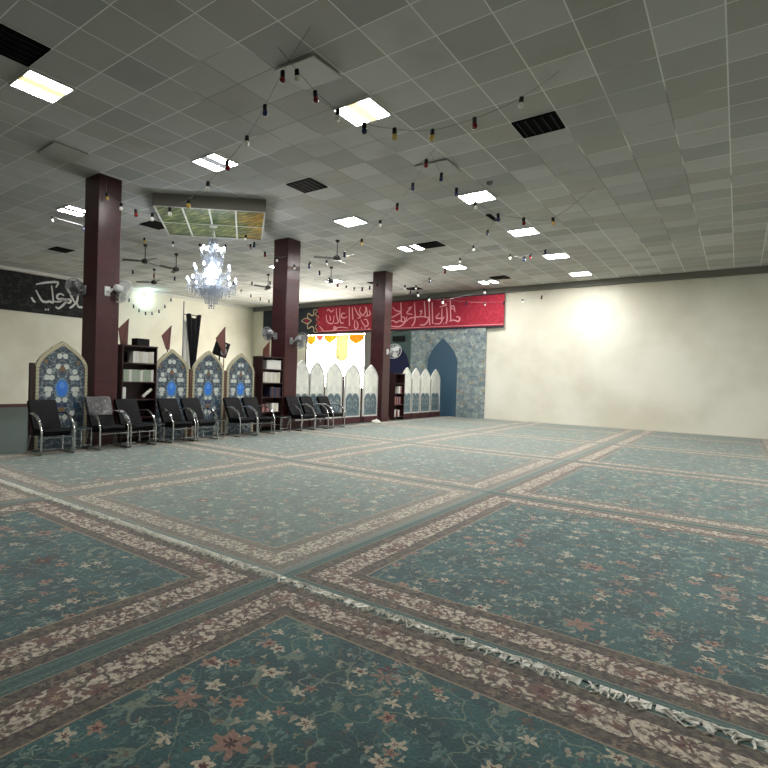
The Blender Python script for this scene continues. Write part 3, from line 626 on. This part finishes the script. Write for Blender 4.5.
# ------------------------------------------------------------------ wall fans
def wall_fan(loc, face, yaw, pitch, lab, m, R=.23, drop=0):
    """face: unit vector out of the mounting surface; the head looks along yaw/pitch"""
    t = thing('wall_fan', lab, 'fan', loc, 0, 'wall fans on the columns'); f = Vector(face)
    a = math.atan2(f.x, -f.y)
    MB().box(-.06, -.03, -.09, .06, 0, .09, RZ(a), bev=.01).build('wall_plate', m, t)
    p = f*.14
    MB().tube([tuple(f*.02), tuple(f*.1+Vector((0, 0, -.02))), tuple(p+Vector((.04 if abs(f.y) > .5 else 0, 0, .04)))], .022, 8).build('bracket', m, t, True)
    hd = p+Vector((.1 if abs(f.y) > .5 else 0, 0, .08)); Mh = TR(*hd) @ RZ(yaw) @ RX(pitch)     # local -y is the blowing direction
    MB().lathe([(.0, -.02), (.05, -.015), (.07, .02), (.07, .1), (.05, .14), (.0, .15)], 16, Mh @ RX(PI/2)).build('motor_housing', m, t, True)
    b = MB()
    def circ(r, y, w_): b.tube([tuple(Mh @ Vector((r*math.cos(q*PI/14), y, r*math.sin(q*PI/14)))) for q in range(28)], w_, 5, closed=True)
    circ(R, -.19, .009); circ(R*.6, -.235, .004); circ(R*.28, -.245, .004); circ(R*.65, -.15, .004)
    for q in range(22):
        c_, s_ = math.cos(q*PI/11), math.sin(q*PI/11)
        b.tube([tuple(Mh @ Vector((r*c_, y, r*s_))) for r, y in ((.05, -.13), (R*.65, -.15), (R, -.19), (R*.6, -.235), (.03, -.247))], .003, 4)
    b.lathe([(.035, 0), (.03, .012), (0, .014)], 12, Mh @ TR(0, -.245, 0) @ RX(PI/2)); b.build('cage', m, t, True)
    b = MB()
    for q in range(3):
        Mb = Mh @ TR(0, -.19, 0) @ RY(q*2*PI/3) @ RX(0)
        b.prism([(.02, .02), (R*.4, .11), (R*.85, .09), (R*.9, -.03), (R*.4, -.06), (.02, -.02)], -.004, .004, Mb @ RX(.0))
    b.lathe([(.03, 0), (.03, .04), (0, .05)], 12, Mh @ TR(0, -.17, 0) @ RX(PI/2)); b.build('blades', m, t, True)
    return t
wall_fan((5.55, 9.3, 2.93), (0, -1, 0), 1.75, .3, 'white wall fan on the first column, nearest the camera', M['white'], .23)
wall_fan((5.34, 9.72, 2.95), (-1, 0, 0), 3.0, .1, 'grey wall fan on the left side of the first column', M['fangrey'], .17)
wall_fan((11.0, 9.3, 2.38), (0, -1, 0), 1.75, .3, 'grey wall fan on the front of the second column', M['fangrey'], .23)
wall_fan((10.77, 9.65, 2.5), (-1, 0, 0), 3.0, .1, 'grey wall fan on the left side of the second column above the bookcase', M['fangrey'], .18)
wall_fan((16.12, 9.3, 2.38), (0, -1, 0), 1.75, .25, 'pale wall fan on the third column, furthest away', M['white'], .26)
# ------------------------------------------------------------------ banners
def P20(L, y): return [(a, y, z) for a, z in L]
K = [[(9.28, 4.6), (9.51, 4.68), (9.79, 4.76), (10.09, 4.81), (10.12, 4.75), (10.04, 4.6)], [(9.28, 4.39), (9.41, 4.17), (9.53, 4.01), (9.67, 3.99), (9.81, 4.03), (9.95, 4.04), (9.87, 4.65)], [(10.37, 4.33), (10.23, 4.38), (10.1, 4.29), (10.15, 4.16), (10.34, 4.2), (10.23, 4.08), (9.95, 4.04)], [(10.23, 4.08), (10.47, 4.21), (10.42, 4.05), (10.18, 3.81), (10.05, 3.86)], [(10.44, 4.11), (10.55, 4.21), (10.66, 4.16), (10.58, 4.07), (10.45, 4.1)], [(10.49, 4.67), (10.65, 4.38), (10.81, 4.12)], [(10.98, 4.63), (10.94, 4.38), (10.9, 4.16), (10.7, 3.93), (10.6, 3.88)], [(10.9, 4.16), (10.96, 3.98), (11.07, 3.96), (11.2, 3.98), (11.34, 4.05)], [(9.64, 3.71), (9.69, 3.7)], [(9.74, 3.72), (9.79, 3.71)], [(9.28, 3.93), (9.2, 3.98), (9.12, 4.1)]]
b = MB(); b.box(6.6, 20.45, 3.53, 12.1, 20.47, 4.95); o = b.build('black_banner', M['blackc']); tag(o, 'long black banner with white calligraphy high on the left wall', 'banner')
b = MB()
for L in K: b.ribbon(P20(L, 20.449), .075, (0, -1, 0), .006)
b.build('calligraphy', M['letter'], o)
RA = [[(15.41, 4.64), (15.32, 4.73), (15.13, 4.6), (14.98, 4.72)], [(15.44, 4.49), (15.39, 4.19), (15.23, 4.05), (15.02, 4.07), (14.97, 4.42)], [(14.86, 4.76), (14.82, 4.41), (14.72, 4.08), (14.96, 4.04)], [(14.65, 4.75), (14.6, 4.1), (14.39, 4.04)], [(14.32, 4.48), (14.49, 4.49), (14.55, 4.35), (14.4, 4.26), (14.22, 4.33)], [(14.12, 4.76), (14.07, 3.88)], [(13.95, 4.75), (13.89, 4.17)], [(15.59, 3.69), (15.22, 3.68), (14.8, 3.76), (14.92, 3.89), (14.95, 3.77), (14.62, 3.85), (14.14, 3.79)], [(15.83, 3.95), (15.66, 3.79), (15.56, 3.69)], [(13.83, 4.75), (13.65, 4.45), (13.47, 4.27), (13.64, 4.23)], [(13.49, 4.73), (13.54, 4.54), (13.36, 4.34), (13.2, 4.57), (13.26, 4.74)], [(13.78, 4.16), (13.79, 3.83), (13.68, 3.72), (13.6, 3.91), (13.69, 4.11)], [(13.46, 4.15), (13.23, 3.85), (13.06, 3.89), (13.13, 4.13), (13.3, 4.14)], [(13.25, 4.28), (12.97, 4.36), (13.03, 4.56)], [(13.18, 4.71), (13.11, 4.32)], [(13.42, 3.76), (13.37, 3.76)], [(13.25, 3.76), (13.19, 3.76)], [(13.05, 3.73), (12.99, 3.72)], [(15.25, 4.43), (15.17, 4.28), (15.21, 4.18)], [(11.83, 4.62), (11.65, 4.46), (11.41, 4.39), (11.7, 4.23), (11.93, 4.16)], [(11.92, 4.01), (11.75, 4.03), (11.63, 3.94), (11.46, 4.01), (11.23, 3.95), (11.23, 4.13), (11.41, 4.19)], [(11.43, 4.8), (11.37, 3.98)], [(11.91, 3.8), (11.45, 3.76), (11.17, 3.97), (11.12, 4.18)], [(11.08, 4.53), (10.91, 4.57), (11.13, 4.33), (10.85, 4.26)], [(11.12, 3.97), (11.03, 4.07), (10.9, 4.11), (10.73, 4.13), (10.35, 4.14), (10.14, 4.08)], [(10.78, 4.76), (10.72, 4.11), (10.78, 3.86), (10.88, 3.76)], [(10.52, 4.35), (10.42, 4.39), (10.49, 4.19)], [(10.32, 4.78), (10.25, 4.08)], [(10.11, 4.72), (10.04, 3.78)], [(10.5, 3.8), (10.28, 3.79), (10.11, 3.98), (10.14, 4.13)], [(9.97, 4.71), (9.91, 3.82)], [(9.86, 3.82), (9.6, 3.81), (9.51, 4.0), (9.77, 4.06), (9.62, 4.25)], [(9.63, 4.49), (9.32, 4.57), (9.53, 4.63)], [(9.52, 4.44), (9.51, 4.0), (9.41, 4.09)], [(9.32, 4.47), (9.28, 3.99), (9.34, 3.8)], [(9.18, 4.75), (9.12, 3.94)], [(9.01, 4.36), (9.17, 4.46), (9.02, 4.5), (8.96, 4.26)], [(9.2, 3.89), (9.0, 3.93), (8.8, 3.87), (8.75, 4.01), (8.9, 4.07)], [(9.44, 3.8), (9.41, 3.8)], [(9.33, 3.8), (9.3, 3.8)]]
OR = [[(16.98, 4.23), (16.82, 4.33), (16.65, 4.37), (16.49, 4.31), (16.35, 4.23), (16.48, 4.14), (16.64, 4.09), (16.81, 4.17), (16.98, 4.23)], [(16.39, 4.25), (16.59, 4.42), (16.53, 4.6), (16.33, 4.48), (16.2, 4.53), (16.21, 4.73), (15.99, 4.75)], [(16.38, 4.18), (16.57, 4.03), (16.53, 3.85), (16.31, 3.94), (16.18, 3.86), (16.17, 3.68), (15.94, 3.65)], [(15.98, 4.72), (16.1, 4.52), (15.88, 4.38), (16.03, 4.26), (15.87, 4.13), (16.08, 3.91), (15.91, 3.67)]]
XB = 20.86
b = MB(); b.box(XB, 7.0, 3.56, XB+.02, 19.6, 4.88); o = b.build('wall_banner', M['slate']); tag(o, 'long dark banner with a crimson field of calligraphy on the far wall', 'banner')
poly = [(7.0, 3.64), (15.92, 3.64), (16.02, 3.8), (15.9, 3.95), (16.1, 4.1), (16.0, 4.24), (16.1, 4.38), (15.9, 4.52), (16.02, 4.68), (15.92, 4.84), (7.0, 4.84)]
MB().prism(poly, XB-.012, XB-.001, axis='x').build('crimson_field', M['redc'], o)
b = MB()
for L in RA: b.ribbon([(XB-.013, y, z) for y, z in L], .05, (-1, 0, 0), .005)
b.ribbon([(XB-.013, 7.0, 3.69), (XB-.013, 15.85, 3.69)], .02, (-1, 0, 0), .004, False)
b.build('calligraphy', M['lpink'], o)
b = MB()
for L in OR: b.ribbon([(XB-.006, y, z) for y, z in L], .05, (-1, 0, 0), .006)
b.build('end_ornament', M['gold'], o)
MB().lathe([(.1, 0), (.1, .008), (0, .012)], 16, TR(XB-.006, 16.65, 4.23) @ RY(-PI/2)).build('medallion', M['redc'], o)
# ------------------------------------------------------------------ tiled niches on the far wall (right of the third column)
t = thing('tiled_niche', 'tiled prayer niche wall with a navy draped arch, behind the third column', 'niche', (20.9, 10.9, 0))
def ywall(b, y0, z0, y1, z1, x0=-.06, x1=.08): b.box(x0, y0-10.9, z0, x1, y1-10.9, z1)
b = MB(); ywall(b, 10.84, 0, 11.98, 3.52, .0); b.build('green_surround', M['green'], t)
MB().prism([(a+11.5-10.9, z) for a, z in arch(1.1, 3.0, 2.0)], -.03, .02, axis='x').build('navy_drape', M['navy'], t)
b = MB(); ywall(b, 11.2, 3.12, 11.75, 3.34, -.1, -.0); b.build('display_box', M['black'], t)
b = MB(); ywall(b, 10.18, 0, 10.86, 3.56, -.08); b.build('tiled_pilaster', M['tiles'], t)
b = MB(); ywall(b, 8.35, 0, 10.18, 3.56, -.0); b.build('tiled_panel', M['tiles'], t)
MB().prism([(a+9.45-10.9, z) for a, z in arch(1.3, 3.2, 2.2)], -.03, .02, axis='x').build('teal_arch', M['teal'], t)
b = MB(); ywall(b, 7.67, 0, 8.35, 3.56, -.08); b.build('tiled_pilaster', M['tiles'], t)
# ------------------------------------------------------------------ ceiling lights
def troffer(cx, cy, kind, lab):
    t = thing('ceiling_light', lab, 'light', (cx, cy, H), 0, 'square ceiling lights'); s = .295
    b = MB(); b.box(-s, -s, -.03, s, -s+.02, 0).box(-s, s-.02, -.03, s, s, 0).box(-s, -s+.02, -.03, -s+.02, s-.02, 0).box(s-.02, -s+.02, -.03, s, s-.02, 0); b.build('housing', M['trim'], t)
    ms = {'y': ('tube', 'tubeY', 'tube'), 'd': ('tube', 'louvre', 'tube'), 'w': ('tube', 'tube', 'tube')}[kind]
    for k, mk in enumerate(ms):
        y0 = -s+.022+k*.184
        MB().box(-s+.022, y0+.008, -.022, s-.022, y0+.172, -.004).build('louvre' if mk == 'louvre' else 'diffuser', M[mk], t)
LT = [(3.255, 7.12, 'y', 'at the upper left corner, cut by the edge'), (6.255, 7.12, 'd', 'with a dark middle strip, above the green ceiling panel'), (6.255, 4.12, 'y', 'with a warm middle strip, largest, upper middle'),
      (10.455, 7.12, 'w', 'among the pale gridded tiles, left of centre'), (10.455, 4.12, 'w', 'large, right of the upper middle'), (13.455, 7.12, 'd', 'beside a dark opening, above the third column'), (13.455, 4.12, 'w', 'at the right, fourth nearest'),
      (16.455, 7.12, 'w', 'far, third from the far wall beam'), (16.455, 4.12, 'w', 'far right, small'), (19.455, 7.12, 'd', 'next to the far wall beam'), (19.455, 4.12, 'w', 'furthest right by the far wall beam'),
      (6.255, 11.92, 'd', 'left of the first column'), (10.455, 11.92, 'w', 'behind the chandelier'), (13.455, 11.92, 'w', 'behind the second column'), (16.455, 11.92, 'w', 'over the far left part, right of the second column'),
      (6.255, -1.88, 'w', 'added unseen beyond the right edge, nearest'), (9.255, -1.88, 'w', 'added unseen beyond the right edge, second'), (12.255, -1.88, 'w', 'added unseen beyond the right edge, third'), (15.255, -1.88, 'w', 'added unseen beyond the right edge, fourth')]  # this out-of-view row is added to brighten the column fronts
for cx, cy, kd, lab in LT: troffer(cx, cy, kd, 'square ceiling light '+lab)
# open dark vents
def vent(cx, cy, lab, s=.285):
    t = thing('ceiling_vent', 'dark open ceiling vent '+lab, 'vent', (cx, cy, H), 0, 'dark ceiling vents')
    b = MB(); b.box(-s, -s, -.02, s, -s+.02, 0).box(-s, s-.02, -.02, s, s, 0).box(-s, -s+.02, -.02, -s+.02, s-.02, 0).box(s-.02, -s+.02, -.02, s, s-.02, 0); b.build('frame', M['dark'], t)
    MB().box(-s+.02, -s+.02, -.008, s-.02, s-.02, -.002).build('opening', M['dark'], t)
    b = MB()
    for k in range(5): b.box(-s+.03, -s+.06+k*.11, -.018, s-.03, -s+.075+k*.11, -.009)
    b.build('grille', M['black'], t)
for cx, cy, lab in ((8.055, 6.52, 'above the middle column, left of centre'), (13.455, 6.52, 'beside a ceiling light, above the third column'), (8.055, 2.32, 'at the upper right edge'), (8.055, 16.12, 'far left, above the black banner'), (8.055, 11.32, 'left of the green ceiling panel'), (2.655, 6.52, 'at the upper left corner'), (18.855, 6.52, 'furthest right by the far beam'), (17.655, 10.72, 'far, above the third column'), (19.455, 10.12, 'furthest, above the crimson banner'), (12.0, 4.42, 'narrow slot on the right')):
    if lab.startswith('narrow'):
        b = MB(); b.box(11.68, 4.3, H-.02, 12.24, 4.4, H-.001); tag(b.build('ceiling_slot', M['dark']), 'narrow dark slot in the ceiling near the right edge', 'vent')
    else: vent(cx, cy, lab)
# sagging tiles
for cx, cy, rx, ry, lab in ((5.055, 4.12, .07, -.05, 'sagging grey ceiling tile between the two bulb strings at the top'), (4.455, 8.92, -.06, .0, 'sagging grey ceiling tile above the first column'), (8.655, 4.12, .05, .05, 'sagging grey ceiling tile in the upper right')):
    b = MB(); b.box(-.29, -.29, -.01, .29, .29, .01, TR(cx, cy, H-.034) @ RX(rx*.8) @ RY(ry*.8)); tag(b.build('ceiling_tile', M['ceil']), lab, 'ceiling tile')
b = MB(); b.lathe([(0, -.07), (.035, -.065), (.055, -.03), (.06, 0)], 16, TR(9.84, 3.65, H-.001)); tag(b.build('smoke_detector', M['fangrey'], None, True), 'round grey smoke detector on the ceiling at the right', 'detector')
# ------------------------------------------------------------------ skylight light box
t = thing('ceiling_light_box', 'square hanging ceiling box with a green and yellow landscape print', 'light box', (8.22, 9.38, H), PI/4)
S = 1.16
b = MB(); b.box(-S, -S, -.26, S, -S+.03, 0).box(-S, S-.03, -.26, S, S, 0).box(-S, -S+.03, -.26, -S+.03, S-.03, 0).box(S-.03, -S+.03, -.26, S, S-.03, 0); b.build('box_sides', M['grey'], t)
sp = MB().box(-S+.03, -S+.03, -.25, S-.03, S-.03, -.235).build('landscape_print', M['sky'], t)
b = MB()
for k in (-S, -.55, 0.0, .55, S-.035): b.box(-S, k, -.272, S, k+.035, -.26)
for k in (-S, -.0, S-.035):
    b.box(k, -S+.035, -.2719, k+.025, S-.035, -.2601)
b.build('white_frame', M['trim'], t)
# ------------------------------------------------------------------ chandelier
t = thing('chandelier', 'large lit crystal chandelier hanging below the green ceiling panel', 'chandelier', (8.25, 9.4, 0))
cz = 4.828
MB().lathe([(.02, 4.5), (.02, cz-.06), (.09, cz-.04), (.1, cz)], 12).build('ceiling_rod', M['trim'], t, True)
b = MB()
prof = [(.02, 4.52), (.11, 4.5), (.12, 4.4), (.07, 4.36), (.13, 4.3), (.06, 4.22), (.1, 4.1), (.05, 4.0), (.12, 3.85), (.2, 3.78), (.1, 3.6), (.26, 3.42), (.2, 3.36), (.08, 3.3), (.0, 3.2)]
b.lathe(prof, 16); b.build('centre_column', M['crystal'], t, True)
rc = random.Random(9)
tiers = [(6, .27, 4.30, 4.15), (8, .42, 3.88, 3.75), (12, .56, 3.58, 3.45)]
for ti, (n_, R_, zc, zb) in enumerate(tiers):
    bc = MB()
    for k in range(n_):
        ba = MB(); bl = MB()
        a = 2*PI*(k+.5*(ti % 2))/n_; c_, s_ = math.cos(a), math.sin(a)
        ba.tube([(c_*r, s_*r, z) for r, z in ((.05, zb), (R_*.4, zb-.07), (R_*.8, zb-.05), (R_, zb+.02), (R_, zc-.06))], .011, 6)
        ba.lathe([(.0, 0), (.045, .02), (.05, .03), (0, .03)], 10, TR(c_*R_, s_*R_, zc-.09))
        bl.lathe([(.012, 0), (.03, .03), (.024, .07), (0, .1)], 10, TR(c_*R_, s_*R_, zc-.05))
        arm = ba.build('arm', M['crystal'], t, True); bl.build('candle_bulb', M['candle'], arm, True)
        for q in range(7):           # pendants under each arm and swags
            f = q/6; rr = R_*(.35+.65*f); zz = zb-.06-.04*math.sin(f*PI)
            L = rc.randint(2, 4)
            aa = a+rc.uniform(-.12, .12)
            for u in range(L): bc.lathe([(0, -.025), (.013, -.004), (.01, .012), (0, .02)], 6, TR(math.cos(aa)*rr, math.sin(aa)*rr, zz-.05*u))
        a2 = a+PI/n_                 # bead swag to the next arm
        for q in range(6):
            f = q/5; an = a+f*2*PI/n_; bc.lathe([(0, -.018), (.014, 0), (0, .018)], 6, TR(math.cos(an)*R_*.97, math.sin(an)*R_*.97, zc-.1-.09*math.sin(f*PI)))
    bc.build('crystal_pendants', M['crystal'], t, True)['kind'] = 'stuff'
for j, (R_, z0, nn, L) in enumerate(((.30, 3.42, 22, 5), (.2, 3.36, 16, 7), (.1, 3.3, 9, 8), (.13, 4.35, 10, 7), (.4, 3.44, 26, 4))):
    bc = MB()
    for k in range(nn):
        a = 2*PI*k/nn
        for u in range(L): bc.lathe([(0, -.024), (.013, 0), (0, .022)], 6, TR(math.cos(a)*R_*(1-.05*u), math.sin(a)*R_*(1-.05*u), z0-.052*u))
    bc.build('crystal_curtain', M['crystal'], t, True)['kind'] = 'stuff'
MB().lathe([(0, 2.95), (.035, 2.99), (.0, 3.04)], 10).tube([(0, 0, 3.03), (0, 0, 3.22)], .006, 6).build('bottom_drop', M['crystal'], t, True)
# ------------------------------------------------------------------ ceiling fans
def ceiling_fan(x, y, a, lab, z=4.62, R=.62):
    t = thing('ceiling_fan', lab, 'fan', (x, y, 0), a, 'ceiling fans at the far side')
    MB().tube([(0, 0, z), (0, 0, H-.02)], .014, 8).lathe([(.05, H-.06), (.06, H-.001)], 12).build('down_rod', M['fandark'], t, True)
    MB().lathe([(0, z-.07), (.08, z-.06), (.11, z-.01), (.1, z+.04), (.03, z+.08)], 16).build('motor', M['fandark'], t, True)
    for k in range(3): MB().prism([(.09, -.03), (.2, -.06), (R, -.065), (R+.015, .0), (R, .065), (.2, .06), (.09, .03)], -.004, .004, RZ(k*2*PI/3) @ TR(0, 0, z) @ RX(.2), axis='z').build('blade', M['fandark'], t)
for x, y, a, lab in ((9.13, 13.31, .4, 'dark ceiling fan left of the chandelier, nearest the first column'), (10.36, 13.47, 1.1, 'dark ceiling fan just left of the chandelier'), (11.43, 16.1, .2, 'dark ceiling fan near the left wall trim'), (14.25, 13.2, .9, 'dark ceiling fan just left of the second column'), (11.72, 8.38, .3, 'dark ceiling fan right of the second column, nearest'), (14.41, 10.52, .6, 'dark ceiling fan behind the frosted screens, above the crimson banner end')):
    ceiling_fan(x, y, a, lab)
# ------------------------------------------------------------------ festoon strings
BM = {'w': M['bulbW'], 'r': M['bulbR'], 'b': M['bulbB'], 'y': M['bulbY']}
def festoon(pts, cols, lab, ends=(), r=.034):
    t = thing('festoon_string', lab, 'string lights', pts[0], 0, 'bulb strings under the ceiling'); o0 = Vector(pts[0])
    allp = ([Vector(ends[0])] if ends else [])+[Vector(p)+Vector((0, 0, .075)) for p in pts]+([Vector(ends[1])] if ends and len(ends) > 1 else [])
    # wire sampled smoothly through the sockets
    Q = []
    for i in range(len(allp)-1):
        p0 = allp[max(i-1, 0)]; p1 = allp[i]; p2 = allp[i+1]; p3 = allp[min(i+2, len(allp)-1)]
        for k in range(3):
            u = k/3; Q.append(.5*((2*p1)+(-p0+p2)*u+(2*p0-5*p1+4*p2-p3)*u*u+(-p0+3*p1-3*p2+p3)*u**3)-o0)
    Q.append(allp[-1]-o0)
    MB().tube([tuple(q) for q in Q], .0035, 4).build('wire', M['fangrey'], t)
    for k, p in enumerate(pts):
        v = Vector(p)-o0; Mt = TR(*v) @ RX(random.uniform(-.12, .12)) @ RY(random.uniform(-.12, .12))
        bb = MB().lathe([(0, -r*1.5), (r*.75, -r*1.2), (r, -r*.5), (r*.8, r*.2), (r*.42, r*.75)], 10, Mt).build('bulb', BM[cols[k % len(cols)]], t, True)
        MB().lathe([(r*.5, r*.5), (r*.78, r*.55), (r*.78, r*2.4), (r*.35, r*2.7)], 8, Mt).build('socket', M['black'], bb, True)
S1 = [(5.45, 9.2, 4.65), (5.44, 8.71, 4.37), (5.33, 8.07, 4.12), (5.2, 7.42, 3.91), (5.07, 6.78, 3.85), (4.95, 6.19, 3.84), (4.84, 5.65, 3.94), (4.74, 5.16, 4.08), (4.65, 4.73, 4.25), (4.58, 4.37, 4.49), (4.51, 4.05, 4.74)]
festoon(S1, 'ywrwwywrwbr', 'string of coloured bulbs from the first column up to the top edge', ((5.5, 9.3, 5.0), (4.42, 3.6, 5.09)))
S2 = [(4.63, 3.94, 4.77), (4.78, 3.78, 4.55), (4.96, 3.6, 4.36), (5.18, 3.38, 4.24), (5.43, 3.13, 4.2), (5.74, 2.82, 4.22), (6.09, 2.46, 4.39), (6.48, 2.07, 4.67)]
festoon(S2, 'wrwbyyrw', 'nearest string of coloured bulbs, sagging across the upper right', ((4.48, 4.1, 5.09), (6.8, 1.75, 5.09)))
S3 = [(10.25, 9.1, 4.31), (10.82, 9.1, 4.28), (10.52, 8.37, 4.18), (9.97, 7.42, 4.04), (9.49, 6.59, 4.04), (9.09, 5.9, 4.13), (8.73, 5.28, 4.31), (8.43, 4.76, 4.45), (8.19, 4.34, 4.65), (7.99, 4.01, 4.9)]
festoon(S3[1:], 'wbwbywrbr', 'string of bulbs from the second column to the upper right', ((10.9, 9.3, 4.7), (7.9, 3.8, 5.09)))
festoon([(9.14, 9.25, 4.7), (9.51, 9.32, 4.62), (10.02, 9.42, 4.5), (10.35, 9.3, 4.42)], 'wbrw', 'short string of bulbs from the green ceiling panel to the second column', ((8.8, 9.2, 4.8), (10.77, 9.35, 4.6)))
S4 = [(8.18, 3.83, 4.7), (8.45, 3.68, 4.51), (8.8, 3.49, 4.34), (9.22, 3.25, 4.21), (9.71, 2.98, 4.22), (10.29, 2.65, 4.31)]
festoon(S4, 'bbwbry', 'string of bulbs sagging at the right, past the smoke detector', ((8.0, 3.95, 5.09), (11.2, 2.2, 5.09)))
festoon([(15.19, 7.82, 4.29), (14.39, 6.98, 4.31), (13.63, 6.18, 4.36), (12.98, 5.5, 4.44), (12.46, 4.95, 4.57), (11.98, 4.45, 4.76)], 'wbrwwb', 'string of bulbs from the third column to the right', ((16.5, 9.3, 4.7), (11.6, 4.05, 5.09)))
festoon([(16.66, 9.0, 4.6), (16.71, 8.52, 4.34), (16.77, 8.14, 4.16), (16.84, 7.68, 4.06), (17.05, 6.36, 4.32)], 'wwwww', 'string of white bulbs before the crimson banner', ((16.6, 9.3, 4.8), (17.2, 5.3, 5.09)), .045)
festoon([(14.9, 4.0, 4.85), (14.5, 4.25, 4.7), (14.3, 4.34, 4.6), (14.0, 4.6, 4.62)], 'brbw', 'short string of bulbs at the right edge', ((15.3, 3.8, 5.09), (13.6, 5.0, 5.09)))
festoon([(12.98, 20.4, 4.8), (13.24, 20.4, 4.5), (13.47, 20.4, 4.26), (13.75, 20.4, 4.11), (14.09, 20.4, 4.02), (14.43, 20.4, 4.06), (14.8, 20.4, 4.19), (15.12, 20.4, 4.45), (15.45, 20.4, 4.8)], 'bbbbbbbbb', 'garland of dark bulbs on the pale left wall', ((12.8, 20.42, 4.96), (15.6, 20.42, 4.96)), .04)
def sag(a, b_, n_, d): return [(a[0]+(b_[0]-a[0])*f, a[1]+(b_[1]-a[1])*f, a[2]-d*4*f*(1-f)-.1) for f in [(k+1)/(n_+1) for k in range(n_)]]
for a, b_, n_, d, cl, lab in (((5.3, 12.6, 5.09), (10.9, 9.9, 5.09), 8, .35, 'wbryw', 'string of bulbs behind the first column and chandelier'), ((8.4, 16.5, 5.09), (15.5, 12.5, 5.09), 11, .4, 'bwbrb', 'far string of bulbs behind the chandelier'),
                            ((11.2, 9.9, 4.9), (16.1, 13.5, 5.09), 9, .45, 'bbwrb', 'far string of bulbs right of the second column'), ((11.4, 9.4, 4.9), (16.1, 9.5, 4.9), 9, .6, 'wbbrw', 'string of bulbs between the second and third columns'),
                            ((16.8, 9.6, 4.8), (20.7, 5.0, 5.0), 8, .5, 'bwrbw', 'far string of bulbs right of the third column'), ((12.5, 14.5, 5.09), (20.6, 16.5, 5.0), 10, .4, 'bbwb', 'furthest string of bulbs above the crimson banner end')):
    festoon(sag(a, b_, n_, d), cl, lab, (a, b_))
# small wall spotlight
t = thing('wall_spotlight', 'small bright spotlight high on the pale left wall', 'light', (14.1, 20.4, 4.82))
MB().box(-.04, -.02, -.04, .04, .02, .04).build('mount', M['white'], t)
b = MB(); b.lathe([(.05, 0), (.07, .08), (.0, .085)], 14, TR(0, -.02, 0) @ RX(PI/2+.5)); b.build('lamp_head', mat('spot_glow', (220, 255, 255), .4, emit=(200, 255, 250), es=6), t, True)
# ------------------------------------------------------------------ lights that the room has
def area(loc, size, power, col, rot=(0, 0, 0)):
    l = bpy.data.lights.new('light', 'AREA'); l.size = size; l.energy = power; l.color = col; o = bpy.data.objects.new('light', l); C.objects.link(o); o.location = loc; o.rotation_euler = rot; return o
pl = bpy.data.lights.new('chandelier_light', 'POINT'); pl.energy = 100; pl.shadow_soft_size = .35; pl.color = (.9, .95, 1); o = bpy.data.objects.new('chandelier_light', pl); C.objects.link(o); o.location = (8.25, 9.4, 3.7)
s = bpy.data.lights.new('spot_glow', 'POINT'); s.energy = 12; s.shadow_soft_size = .06; s.color = (.7, 1, .98); o = bpy.data.objects.new('spot_glow', s); C.objects.link(o); o.location = (14.1, 20.2, 4.75)
W = bpy.data.worlds.new('World'); bpy.context.scene.world = W; W.use_nodes = True; W.node_tree.nodes['Background'].inputs[0].default_value = (.02, .02, .02, 1)
# ------------------------------------------------------------------ camera
cd = bpy.data.cameras.new('camera'); cam = bpy.data.objects.new('camera', cd); C.objects.link(cam); bpy.context.scene.camera = cam
yaw, pitch, roll, F = .68955127, -.01750107, .03044047, 535.91
fw = Vector((math.cos(yaw)*math.cos(pitch), math.sin(yaw)*math.cos(pitch), math.sin(pitch))); r = Vector((math.sin(yaw), -math.cos(yaw), 0)); u = r.cross(fw)
r2 = math.cos(roll)*r+math.sin(roll)*u; u2 = -math.sin(roll)*r+math.cos(roll)*u
cam.matrix_world = Matrix(((r2.x, u2.x, -fw.x, 0), (r2.y, u2.y, -fw.y, 0), (r2.z, u2.z, -fw.z, 1.4), (0, 0, 0, 1)))
cd.sensor_width = 36; cd.lens = F/768*36; cd.shift_x = (384-296)/768; cd.shift_y = (387-384)/768; cd.clip_start = .05; cd.clip_end = 200
sc = bpy.context.scene
sc.view_settings.view_transform = 'Standard'; sc.view_settings.look = 'None'; sc.view_settings.gamma = 1; sc.view_settings.use_curve_mapping = False; sc.view_settings.exposure = 0.65
